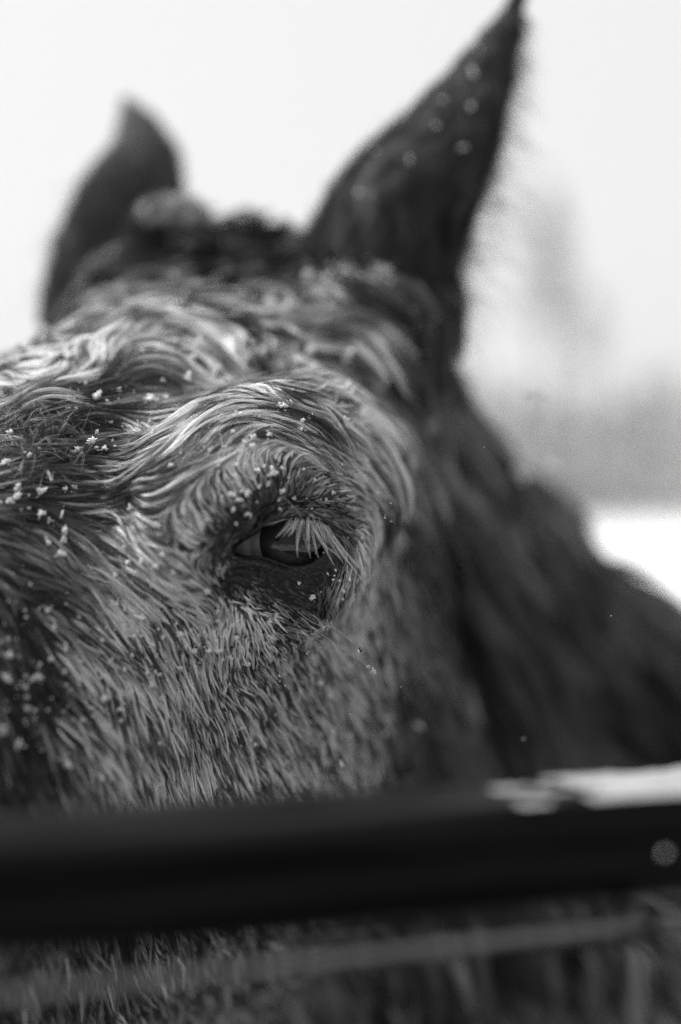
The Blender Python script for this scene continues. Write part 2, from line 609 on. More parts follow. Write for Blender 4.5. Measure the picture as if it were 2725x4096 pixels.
# ------------------------------------------------------------------ coat: which way the hair lies, read along the animal
# picture polylines of hair flow, dropped onto the modelled head to give directions in space
FLOW = [
    # brow waves
    [(295, 1888), (429, 1914), (554, 1897), (679, 1816), (786, 1736), (893, 1682), (982, 1664), (1098, 1673), (1215, 1695)],
    [(270, 1830), (400, 1842), (520, 1838), (620, 1802), (700, 1758), (784, 1695), (860, 1650), (960, 1635), (1080, 1648), (1200, 1690)],
    [(250, 1880), (370, 1882), (450, 1892), (560, 1882), (650, 1842), (720, 1790), (784, 1738)],
    [(280, 1930), (400, 1942), (520, 1938), (620, 1928), (700, 1888), (784, 1815), (870, 1745), (960, 1700), (1060, 1690), (1180, 1720), (1300, 1790)],
    [(0, 1940), (200, 1940), (350, 1955), (500, 1965), (640, 1965), (730, 1920), (800, 1850), (880, 1790), (960, 1745), (1070, 1735), (1180, 1770), (1280, 1830), (1400, 1905)],
    [(300, 1995), (450, 2004), (600, 2014), (700, 2008), (745, 1970), (800, 1910), (860, 1860), (930, 1810)],
    [(0, 2005), (150, 2012), (300, 2032), (450, 2045), (550, 2085), (620, 2125)],
    [(300, 2040), (420, 2055), (520, 2095), (600, 2150)],
    [(150, 1620), (300, 1622), (480, 1604), (640, 1612), (784, 1628), (880, 1618), (980, 1628), (1100, 1648), (1210, 1682)],
    [(60, 1655), (120, 1590), (200, 1552), (300, 1540), (400, 1505)],
    [(480, 1680), (540, 1722), (620, 1732), (700, 1712), (760, 1680), (810, 1640)],
    [(250, 1700), (330, 1692), (420, 1702), (500, 1725), (600, 1760), (680, 1750)],
    # forehead curls
    [(20, 1450), (80, 1425), (130, 1442), (160, 1495)], [(0, 1500), (60, 1520), (100, 1565)], [(0, 1585), (40, 1600), (70, 1640)],
    [(300, 1520), (282, 1440), (292, 1375), (340, 1362), (370, 1400)], [(370, 1470), (400, 1400), (460, 1358), (530, 1332), (590, 1312)],
    [(430, 1490), (470, 1422), (520, 1372), (600, 1340)], [(470, 1490), (560, 1462), (640, 1482), (700, 1535), (760, 1595)],
    [(600, 1395), (680, 1412), (740, 1455), (810, 1510)], [(650, 1325), (720, 1345), (790, 1380), (850, 1435)],
    [(300, 1245), (400, 1210), (500, 1218), (620, 1230), (780, 1245)], [(150, 1330), (220, 1300), (300, 1310), (340, 1350)],
    [(450, 1560), (540, 1530), (640, 1540), (720, 1570)], [(100, 1400), (200, 1370), (250, 1420), (260, 1480)],
    # above the eye, towards the temple
    [(700, 1240), (800, 1262), (900, 1300), (970, 1340), (1050, 1375), (1110, 1440)], [(1220, 1310), (1300, 1268), (1370, 1262), (1430, 1320), (1480, 1405)],
    [(1050, 1385), (1100, 1435), (1180, 1520), (1235, 1600)], [(1320, 1440), (1400, 1460), (1480, 1540), (1540, 1640)],
    [(900, 1305), (960, 1355), (1000, 1425), (1005, 1510)], [(860, 1480), (900, 1540), (960, 1590), (1050, 1620)],
    [(1000, 1160), (1080, 1205), (1130, 1305)], [(1200, 1100), (1260, 1180), (1300, 1260)], [(1000, 1500), (1050, 1560), (1130, 1620), (1210, 1680)],
    [(1200, 1630), (1280, 1642), (1350, 1722), (1400, 1830), (1445, 1895)], [(1290, 1600), (1400, 1602), (1500, 1692), (1560, 1785), (1592, 1905)],
    [(1200, 1785), (1300, 1832), (1400, 1900), (1455, 1950), (1550, 2005)], [(1220, 1695), (1290, 1742), (1345, 1812), (1420, 1890), (1490, 1955)],
    [(1380, 1742), (1450, 1852), (1482, 1925), (1522, 1985)], [(1300, 1450), (1420, 1482), (1485, 1555), (1550, 1655), (1605, 1765)],
    [(1500, 1400), (1540, 1522), (1600, 1625), (1650, 1722), (1700, 1810)], [(1560, 1400), (1602, 1552), (1662, 1705), (1712, 1850), (1740, 2000)],
    [(1480, 1220), (1540, 1300), (1600, 1400)], [(1650, 1300), (1660, 1420), (1680, 1560)],
    # forelock and poll
    [(1050, 900), (900, 920), (700, 960), (500, 1030), (300, 1150), (200, 1230)], [(1000, 960), (800, 1000), (600, 1080), (420, 1180)],
    [(1150, 930), (1180, 1000), (1200, 1100)], [(1400, 900), (1450, 1000), (1480, 1120)], [(950, 1050), (900, 1120), (820, 1180)],
    # round the eye
    [(1100, 1960), (1095, 1900), (1080, 1820)], [(1180, 1970), (1190, 1900), (1200, 1830)], [(1260, 1960), (1310, 1900), (1370, 1870)],
    [(1010, 1990), (960, 1930), (900, 1890)], [(930, 2020), (860, 1960), (800, 1930)], [(860, 2080), (780, 2020), (720, 1990)], [(800, 2150), (740, 2100), (680, 2080)],
    [(1340, 1990), (1420, 1970), (1480, 2000)], [(1390, 2040), (1450, 2080), (1480, 2160)], [(1150, 2040), (1240, 2036), (1330, 2060), (1390, 2120)],
    [(1420, 2200), (1415, 2320), (1400, 2420)], [(1500, 2080), (1480, 2250), (1460, 2400), (1480, 2600)], [(1380, 2280), (1330, 2370), (1290, 2450)],
    [(880, 2200), (840, 2250), (860, 2320), (910, 2380)], [(920, 2370), (1000, 2420), (1090, 2470), (1190, 2540)], [(1100, 2400), (1200, 2450), (1290, 2520)],
    # cheek
    [(100, 2110), (250, 2125), (400, 2145), (500, 2185), (620, 2260), (760, 2330)], [(350, 2250), (480, 2310), (620, 2380), (760, 2440)], [(50, 2200), (150, 2240), (280, 2300)],
    [(100, 2120), (200, 2185), (270, 2282), (350, 2372), (420, 2445), (480, 2560)], [(120, 2330), (250, 2372), (400, 2465), (500, 2600)],
    [(600, 2300), (720, 2360), (840, 2420)], [(500, 2400), (600, 2480), (680, 2580)], [(740, 2440), (800, 2500), (830, 2580)],
    [(200, 2432), (300, 2482), (400, 2562), (480, 2642), (522, 2705)], [(100, 2500), (150, 2650), (250, 2785), (330, 2885)],
    [(20, 2450), (60, 2620), (120, 2760), (180, 2900)], [(280, 2780), (340, 2882), (362, 2925)], [(400, 2700), (440, 2805), (470, 2900)], [(500, 2750), (522, 2905), (530, 3000)],
    [(150, 2900), (180, 3000), (205, 3100), (222, 3185)], [(600, 2600), (632, 2755), (642, 2905)], [(500, 3000), (530, 3100), (562, 3190)],
    [(700, 2600), (722, 2755), (742, 2905), (752, 3110)], [(700, 2560), (742, 2685), (782, 2805), (822, 2955), (842, 3110)],
    [(930, 2425), (905, 2485), (885, 2565)], [(980, 2440), (965, 2520), (960, 2600)], [(1000, 2432), (1050, 2500), (1082, 2555)],
    [(880, 2600), (890, 2700), (910, 2800)], [(1000, 2700), (1042, 2805), (1082, 2905), (1122, 3005), (1152, 3110)],
    [(1100, 2620), (1150, 2800), (1215, 2950), (1255, 3085)], [(1200, 2650), (1255, 2800), (1290, 2905), (1305, 3060)], [(1300, 2600), (1350, 2750), (1390, 2900)],
    [(850, 2800), (902, 2955), (942, 3105)], [(1400, 2600), (1452, 2805), (1502, 3005)], [(1550, 2500), (1600, 2800), (1680, 3100)],
    [(300, 3300), (330, 3500), (350, 3800)], [(700, 3300), (760, 3550), (800, 3900)], [(1050, 3300), (1100, 3600), (1180, 3900)], [(1400, 3300), (1500, 3600)],
    # neck
    [(1600, 2000), (1700, 2400), (1850, 2800), (1950, 3050)], [(1760, 1850), (1850, 2200), (2000, 2600), (2120, 2900)], [(1900, 2000), (2050, 2400), (2250, 2900)],
    [(2150, 2250), (2300, 2600), (2500, 3000)], [(2400, 2500), (2550, 2800), (2650, 3100)], [(1700, 3000), (1800, 3300), (1900, 3600)], [(2200, 3100), (2350, 3500)],
    [(1640, 1750), (1700, 1950), (1760, 2150)],
]
CAMP = Vector((0, 0, CZ))


def hit(px, py):
    d = Vector(((px - 1362.5) / FPX, 1, -(py - 2048) / FPX)).normalized()
    h = bvh.ray_cast(CAMP, d)
    return None if h[0] is None else np.array(h[0])


FP, FD = [], []
for line in FLOW:
    pts = []
    for i in range(len(line) - 1):
        for t in np.linspace(0, 1, max(2, int(math.dist(line[i], line[i + 1]) / 55) + 1), endpoint=(i == len(line) - 2)):
            pts.append((line[i][0] * (1 - t) + line[i + 1][0] * t, line[i][1] * (1 - t) + line[i + 1][1] * t))
    w = [hit(*p) for p in pts]
    for i in range(len(w) - 1):
        if w[i] is not None and w[i + 1] is not None:
            d = w[i + 1] - w[i]
            n_ = np.linalg.norm(d)
            if 1e-4 < n_ < 0.035:
                FP.append((w[i] + w[i + 1]) / 2); FD.append(d / n_)
# the sides the photograph does not show: down the cheek, along the nose, down the neck
for a in range(-20, 36, 5):
    for l, u, dvec in ((-9, -5, -0.9 * UX + 0.3 * AX), (-7, -16, -0.9 * UX - 0.2 * AX), (7, -18, -0.9 * UX - 0.2 * AX)):
        FP.append(HP(a, l, u)); FD.append(nrm(dvec))
for a in range(8, 38, 4):
    for l in (-4, 0, 4):
        FP.append(HP(a, l, -1.5)); FD.append(nrm(AX))
for c_, t_ in zip(CREST[1:], THROAT[1:]):
    for k in (0.0, 0.5, 1.0):
        FP.append(c_ + (t_ - c_) * k + np.array([0.02, 0.06, 0])); FD.append(nrm([0.35, 0.3, -0.9]))
FP = np.array(FP); FD = np.array(FD)


def noise3(P, s, seed):
    r = np.random.default_rng(seed)
    out = np.zeros(len(P))
    for k in range(6):
        d = nrm(r.normal(size=3)) * (0.6 + 0.9 * r.random())
        out += np.sin(P @ d * (2 * math.pi / s) + r.random() * 6.28)
    return out / 2.6


FD32 = FD.astype(np.float32)
MIDP = HP(-2, 2, -6)


def sqd(A, B):
    """squared distances, row by row"""
    a = (A - MIDP).astype(np.float32); b = (B - MIDP).astype(np.float32)
    d = (a * a).sum(1)[:, None] + (b * b).sum(1)[None] - 2 * (a @ b.T)
    return np.maximum(d, 0)


def flow(P, N):
    out = np.empty_like(P)
    for i in range(0, len(P), 4000):
        w = (sqd(P[i:i + 4000], FP) + np.float32(2.0e-5)) ** -2
        out[i:i + 4000] = w @ FD32
    out = out - N * (out * N).sum(1, keepdims=True)
    return nrm(out)


# coat character at places on the animal: length cm, tone, tone spread, lock radius mm, lift mm
COAT = [
    ((1620, 2600), 2.0, 0.09, .8, 1.2, 2.0), ((1560, 2850), 2.0, 0.075, .8, 1.1, 2.0), ((1690, 2300), 2.4, 0.05, .8, 1.6, 2.5), ((1640, 2150), 2.2, 0.06, .8, 1.4, 2.0), ((1560, 2600), 1.8, 0.16, .7, 1.0, 1.8), ((1480, 2850), 1.6, 0.18, .7, 0.9, 2.0), ((1550, 3050), 2.0, 0.06, .8, 1.1, 2.0),
    ((1425, 2290), 1.00, 0.364, 0.40, 0.80, 1.0), ((1380, 2350), 0.60, 0.168, 0.50, 0.60, 0.8), ((1440, 2180), 0.50, 0.216, 0.50, 0.80, 1.0),
    ((140, 2600), 1.30, 0.050, 0.90, 0.80, 2.0), ((220, 2800), 1.40, 0.080, 0.90, 0.80, 2.0), ((120, 3080), 1.40, 0.060, 0.90, 0.80, 2.0), ((60, 2400), 1.20, 0.050, 0.90, 0.80, 2.0), ((250, 3100), 1.40, 0.130, 0.90, 0.80, 2.0),
    ((1320, 1930), 0.50, 0.192, 0.60, 0.60, 0.8), ((1080, 1990), 0.25, 0.045, 0.50, 0.50, 0.5), ((1200, 1985), 0.28, 0.060, 0.50, 0.50, 0.5), ((900, 1990), 0.35, 0.192, 0.60, 0.55, 0.6),
    ((1130, 1830), 0.50, 0.360, 0.35, 0.70, 1.5), ((1250, 1900), 0.40, 0.156, 0.40, 0.60, 1.2), ((980, 1900), 0.55, 0.432, 0.30, 0.70, 1.0), ((1130, 1950), 0.30, 0.070, 0.50, 0.50, 0.8),
    ((1200, 2045), 0.25, 0.070, 0.50, 0.40, 0.3), ((1060, 2060), 0.16, 0.025, 0.40, 0.40, 0.2), ((950, 2080), 0.22, 0.040, 0.40, 0.40, 0.3), ((880, 2180), 0.20, 0.030, 0.40, 0.40, 0.3),
    ((1330, 2060), 0.30, 0.070, 0.40, 0.50, 0.6), ((1400, 2150), 0.45, 0.080, 0.40, 0.60, 0.8), ((1450, 2050), 0.80, 0.156, 0.40, 0.80, 1.0),
    ((1100, 2300), 0.06, 0.020, 0.30, 0.30, 0.1), ((1250, 2300), 0.06, 0.020, 0.30, 0.30, 0.1), ((950, 2300), 0.10, 0.025, 0.30, 0.30, 0.2), ((1330, 2260), 0.10, 0.030, 0.30, 0.30, 0.2),
    ((1180, 2400), 0.18, 0.035, 0.50, 0.40, 0.3), ((1060, 2390), 0.25, 0.060, 0.50, 0.40, 0.4), ((1300, 2390), 0.30, 0.070, 0.50, 0.50, 0.4), ((890, 2350), 0.20, 0.040, 0.50, 0.40, 0.3),
    ((960, 2470), 0.55, 0.600, 0.30, 0.55, 0.8), ((1050, 2510), 0.60, 0.600, 0.30, 0.55, 0.8), ((1150, 2490), 0.40, 0.090, 0.50, 0.50, 0.5), ((1200, 2560), 0.60, 0.258, 0.50, 0.55, 0.7),
    ((880, 2420), 0.50, 0.241, 0.50, 0.50, 0.6), ((820, 2300), 0.50, 0.224, 0.50, 0.60, 0.6), ((780, 2150), 0.50, 0.264, 0.40, 0.60, 0.6), ((750, 2050), 0.60, 0.360, 0.40, 0.70, 0.8),
    ((680, 2380), 0.77, 0.364, 0.50, 0.64, 1.0), ((500, 2250), 1.40, 0.420, 0.50, 1.00, 1.2), ((560, 2480), 0.70, 0.435, 0.80, 0.65, 1.5), ((420, 2330), 1.50, 0.364, 0.50, 1.00, 1.4),
    ((1000, 2650), 0.64, 0.483, 0.75, 0.50, 1.5), ((1200, 2700), 0.93, 0.419, 0.80, 0.58, 1.8), ((1200, 2950), 1.33, 0.402, 0.85, 0.72, 2.5), ((950, 2950), 1.27, 0.435, 0.80, 0.72, 2.5), ((1320, 2850), 1.27, 0.322, 0.80, 0.72, 2.5),
    ((700, 2750), 1.04, 0.419, 0.80, 0.65, 2.2), ((600, 3000), 1.27, 0.451, 0.80, 0.72, 2.5), ((350, 2900), 1.27, 0.419, 0.90, 0.79, 2.5), ((300, 2600), 1.04, 0.322, 0.90, 0.72, 2.0), ((180, 2450), 0.93, 0.120, 0.90, 0.72, 2.0),
    ((80, 2700), 1.16, 0.050, 0.90, 0.79, 2.5), ((100, 2950), 1.27, 0.060, 0.90, 0.86, 2.5), ((60, 3200), 1.27, 0.060, 0.90, 0.86, 2.5), ((100, 2280), 1.60, 0.090, 0.70, 1.00, 1.6), ((230, 2200), 1.80, 0.160, 0.70, 1.00, 1.6),
    ((300, 3400), 1.39, 0.130, 0.90, 0.86, 2.5), ((800, 3400), 1.50, 0.170, 0.90, 0.79, 3.1), ((1200, 3300), 1.50, 0.170, 0.90, 0.79, 3.1), ((800, 3900), 1.50, 0.120, 0.95, 0.86, 3.1), ((300, 3900), 1.50, 0.090, 0.90, 0.86, 3.1),
    ((1450, 2300), 1.40, 0.504, 0.30, 0.90, 1.2), ((1500, 2160), 1.30, 0.288, 0.40, 0.90, 1.2), ((1400, 2500), 0.87, 0.483, 0.60, 0.65, 1.5), ((1500, 2700), 1.16, 0.290, 0.80, 0.72, 2.2), ((1450, 3000), 1.39, 0.193, 0.90, 0.79, 2.5), ((1600, 2450), 2.20, 0.120, 0.50, 1.20, 2.0), ((1650, 2900), 2.80, 0.070, 0.60, 1.60, 3.0),
    ((1600, 3300), 2.80, 0.040, 0.60, 1.60, 3.0), ((1550, 1980), 2.20, 0.090, 0.60, 1.20, 2.0),
    ((600, 1880), 3.20, 0.288, 0.95, 1.15, 1.6), ((900, 1720), 3.40, 0.312, 0.95, 1.25, 1.8), ((760, 1800), 3.40, 0.300, 0.95, 1.20, 1.8), ((350, 1920), 3.00, 0.180, 0.90, 1.10, 1.6), ((1080, 1700), 3.00, 0.264, 0.95, 1.20, 1.8),
    ((250, 2010), 2.60, 0.100, 1.10, 1.10, 1.6), ((500, 2040), 2.20, 0.204, 1.05, 1.00, 1.5), ((400, 2130), 1.80, 0.312, 0.80, 1.00, 1.4), ((640, 2060), 1.60, 0.288, 1.00, 0.90, 1.2), ((700, 1930), 2.60, 0.312, 0.95, 1.00, 1.4),
    ((120, 1810), 1.80, 0.055, 1.00, 1.00, 3.5), ((50, 1900), 2.00, 0.060, 1.00, 1.00, 2.5), ((200, 1700), 2.20, 0.080, 1.00, 1.00, 2.5), ((300, 1600), 3.00, 0.060, 1.00, 1.20, 2.5), ((550, 1610), 3.20, 0.090, 1.10, 1.20, 2.0), ((80, 2080), 2.00, 0.080, 1.00, 1.00, 2.0),
    ((620, 1690), 2.40, 0.504, 0.70, 1.10, 1.5), ((430, 1660), 2.20, 0.312, 1.00, 1.10, 2.0), ((800, 1590), 3.00, 0.312, 1.00, 1.30, 2.0), ((1000, 1640), 3.20, 0.100, 1.00, 1.30, 2.0),
    ((500, 1420), 2.80, 0.480, 0.75, 1.70, 3.0), ((200, 1460), 2.80, 0.576, 0.70, 1.90, 3.0), ((80, 1420), 2.80, 0.504, 0.70, 1.90, 3.0), ((60, 1580), 2.60, 0.480, 0.80, 1.60, 3.0), ((350, 1420), 2.80, 0.480, 0.80, 1.80, 3.0), ((700, 1440), 2.80, 0.432, 0.90, 1.60, 3.0), ((880, 1500), 2.80, 0.528, 0.70, 1.70, 3.0), ((700, 1330), 2.80, 0.384, 0.80, 2.00, 3.0),
    ((600, 1230), 2.80, 0.160, 0.80, 2.20, 4.0), ((350, 1270), 2.80, 0.160, 0.80, 2.20, 4.0), ((950, 1280), 2.60, 0.140, 1.00, 2.20, 4.0), ((1100, 1480), 2.80, 0.100, 1.00, 2.00, 3.0), ((1130, 1300), 2.60, 0.160, 0.90, 2.20, 4.0),
    ((1300, 1320), 2.60, 0.336, 0.90, 2.20, 4.0), ((1330, 1530), 2.80, 0.312, 0.90, 1.80, 3.0), ((1400, 1620), 3.00, 0.384, 0.60, 1.60, 3.0), ((1300, 1750), 3.00, 0.312, 0.70, 1.40, 2.0), ((1450, 1800), 3.00, 0.264, 0.70, 1.50, 2.0), ((1550, 1650), 3.00, 0.192, 0.70, 1.80, 3.0), ((1650, 1750), 3.40, 0.100, 0.70, 2.40, 4.0), ((1620, 1450), 2.80, 0.070, 0.80, 2.40, 4.0),
    ((1000, 1000), 3.00, 0.045, 0.90, 2.60, 5.0), ((600, 1000), 3.40, 0.030, 0.90, 2.60, 5.0), ((300, 1180), 3.20, 0.035, 0.90, 2.60, 5.0), ((800, 1120), 3.00, 0.090, 0.90, 2.40, 4.0), ((1300, 1050), 2.60, 0.050, 0.90, 2.40, 4.0), ((1500, 1150), 2.60, 0.045, 0.90, 2.40, 4.0), ((1080, 880), 3.00, 0.030, 0.80, 2.60, 6.0), ((1650, 1250), 2.40, 0.035, 0.80, 2.40, 4.0),
    ((680, 890), 2.60, 0.600, 0.60, 2.40, 9.0), ((780, 880), 2.40, 0.480, 0.60, 2.40, 8.0), ((560, 930), 2.40, 0.360, 0.70, 2.40, 6.0), ((900, 870), 3.00, 0.050, 0.80, 2.60, 6.0), ((690, 960), 3.00, 0.040, 0.80, 2.60, 5.0),
    ((1750, 2000), 5.50, 0.075, 0.90, 4.50, 6.0), ((1850, 2400), 6.00, 0.053, 0.90, 5.50, 7.0), ((2050, 2300), 6.50, 0.075, 0.90, 5.50, 7.0), ((2150, 2800), 6.50, 0.045, 0.90, 5.50, 7.0), ((2450, 2700), 6.50, 0.075, 0.90, 5.50, 7.0), ((1850, 2900), 5.00, 0.060, 0.90, 4.50, 6.0), ((2500, 3050), 6.00, 0.038, 0.90, 5.50, 7.0), ((1900, 3400), 5.00, 0.038, 0.90, 5.00, 6.0),
]
CP, CV = [], []
for (p, *v) in COAT:
    h = hit(*p)
    if h is not None:
        CP.append(h); CV.append(v)
for a in range(-18, 36, 6):
    for l, u in ((-9, -5), (-7, -16), (6.5, -20)):
        CP.append(HP(a, l, u)); CV.append([2.0, 0.10, .6, 2.0, 2])
for a in range(10, 38, 5):
    CP.append(HP(a, 0, -1.6)); CV.append([1.4, 0.08, .6, 1.5, 1.5])
for c_, t_ in zip(CREST[3:], THROAT[3:]):
    CP.append(c_); CV.append([5, 0.04, .6, 7, 6]); CP.append(t_); CV.append([4, 0.04, .6, 7, 6])
CP = np.array(CP); CV = np.array(CV)
CV[:, 3] *= np.where(CV[:, 3] < 1.6, 0.9, 1.0)
CV[:, 1] *= np.interp(CV[:, 1], [0.0, 0.05, 0.12, 0.3, 0.5], [0.7, 0.8, 1.5, 1.75, 1.45])


def coat(P):
    out = np.empty((len(P), 5))
    for i in range(0, len(P), 4000):
        w = (sqd(P[i:i + 4000], CP) + np.float32(1.0e-5)) ** -2.2
        out[i:i + 4000] = (w @ CV) / w.sum(1, keepdims=True)
    return out


# ---- candidate roots on the skin, thinned to the local lock size
tri = []
for p in body_me.polygons:
    v = p.vertices
    for k in range(1, len(v) - 1):
        tri.append((v[0], v[k], v[k + 1]))
tri = np.array(tri)
A_, B_, C_ = BODY_V[tri[:, 0]], BODY_V[tri[:, 1]], BODY_V[tri[:, 2]]
tc = (A_ + B_ + C_) / 3
nrm_t = np.cross(B_ - A_, C_ - A_)
area = np.linalg.norm(nrm_t, axis=1) / 2
nrm_t = nrm(nrm_t)
tx, ty = to_px(tc)
face = -(nrm_t * nrm(tc - np.array([0, 0, CZ]))).sum(1)
seen = (face > -0.15) & (tx > -500) & (tx < 3100) & (ty > 400) & (ty < 4500) & (tc[:, 1] < 1.35)
keep_any = (tc[:, 1] < 1.5)


def sample(weight, n):
    cdf = np.cumsum(weight); cdf /= cdf[-1]
    i = np.searchsorted(cdf, rng.random(n))
    u = rng.random(n); v = rng.random(n)
    f = u + v > 1
    u[f] = 1 - u[f]; v[f] = 1 - v[f]
    P = A_[i] + u[:, None] * (B_[i] - A_[i]) + v[:, None] * (C_[i] - A_[i])
    return P, nrm_t[i]


def thin(P, R):
    """dart throwing on a hash grid: keep points at least R apart"""
    cell = 0.0035
    grid = {}
    keep = []
    for i in range(len(P)):
        p = P[i]; r = R[i]
        k = (int(p[0] // cell), int(p[1] // cell), int(p[2] // cell))
        reach = int(r // cell) + 1
        ok = True
        for a in range(-reach, reach + 1):
            for b in range(-reach, reach + 1):
                for c in range(-reach, reach + 1):
                    for q in grid.get((k[0] + a, k[1] + b, k[2] + c), ()):
                        if (q[0] - p[0]) ** 2 + (q[1] - p[1]) ** 2 + (q[2] - p[2]) ** 2 < r * r:
                            ok = False; break
                    if not ok: break
                if not ok: break
            if not ok: break
        if ok:
            grid.setdefault(k, []).append((p[0], p[1], p[2])); keep.append(i)
    return np.array(keep)


NP_ = 9
SS = np.linspace(0, 1, NP_)


def march(P, N, length, lift, wob, wob_s, seed):
    """walk each lock over the skin along the lie of the coat"""
    path = np.empty((len(P), NP_, 3)); nor = np.empty_like(path)
    path[:, 0] = P; nor[:, 0] = N
    cur = P.copy(); n = N.copy()
    th_n = noise3(P, wob_s, seed)
    r_ang = rng.normal(0, 1, len(P)) * 0.17
    for i in range(1, NP_):
        d = flow(cur, n)
        ang = wob * np.interp(cur[:, 2] - CZ, [-0.05, 0.0, 0.05], [0.22, 0.45, 1.1]) * noise3(cur, wob_s, seed) + r_ang
        d = d * np.cos(ang)[:, None] + np.cross(n, d) * np.sin(ang)[:, None]
        cur = cur + d * (length / (NP_ - 1))[:, None]
        f, g = FGRAD(cur, 8e-4)
        gl = np.maximum(np.linalg.norm(g, axis=1), 0.2)
        n = g / gl[:, None]
        st = np.clip(f / gl, -0.004, 0.004)
        cur = cur - n * st[:, None]
        path[:, i] = cur; nor[:, i] = n
    prof = SS ** 0.8 * (1.15 - 0.35 * SS)
    return path + nor * (lift[:, None] * prof[None])[:, :, None], nor


class Hair:
    def __init__(self):
        self.p, self.r, self.t = [], [], []

    def add(self, P, r0, r1, tone):
        """P (n, NP_, 3)"""
        n = len(P)
        w = np.broadcast_to(np.asarray(r0, float).reshape(-1, 1), (n, 1)) * (1 - SS[None] ** 2) + np.broadcast_to(np.asarray(r1, float).reshape(-1, 1), (n, 1)) * SS[None] ** 2
        self.p.append(P.astype(np.float32)); self.r.append(w.astype(np.float32)); self.t.append(np.asarray(tone, np.float32))

    def build(self, name, mat):
        P = np.concatenate(self.p); R = np.concatenate(self.r); T = np.concatenate(self.t)
        hc = bpy.data.hair_curves.new(name)
        hc.add_curves([NP_] * len(P))
        hc.attributes['position'].data.foreach_set('vector', P.reshape(-1))
        ra = hc.attributes.get('radius') or hc.attributes.new('radius', 'FLOAT', 'POINT')
        ra.data.foreach_set('value', R.reshape(-1))
        ta = hc.attributes.new('tone', 'FLOAT', 'POINT')
        ta.data.foreach_set('value', np.repeat(T, NP_))
        hc.materials.append(mat)
        o = bpy.data.objects.new(name, hc)
        COL.objects.link(o)
        adopt(o)
        o['kind'] = 'stuff'
        print(name, len(P), 'strands', round(time.time() - T0, 1))
        return o


def hair_mat(name, rough=0.42, spec_boost=1.0):
    m = bpy.data.materials.new(name)
    m.use_nodes = True
    t = m.node_tree
    t.nodes.clear()
    out = t.nodes.new('ShaderNodeOutputMaterial')
    b = t.nodes.new('ShaderNodeBsdfPrincipled')
    a = t.nodes.new('ShaderNodeAttribute')
    a.attribute_name = 'tone'
    comb = t.nodes.new('ShaderNodeCombineColor')
    for k in range(3):
        t.links.new(a.outputs['Fac'], comb.inputs[k])
    t.links.new(comb.outputs[0], b.inputs['Base Color'])
    b.inputs['Roughness'].default_value = rough
    b.inputs['Specular IOR Level'].default_value = spec_boost
    t.links.new(b.outputs[0], out.inputs['Surface'])
    return m


scene.cycles_curves.shape = 'RIBBONS'
COATM = hair_mat('wet coat hair', 0.22, 0.42)
DARKM = hair_mat('dark mane hair', 0.40, 0.13)


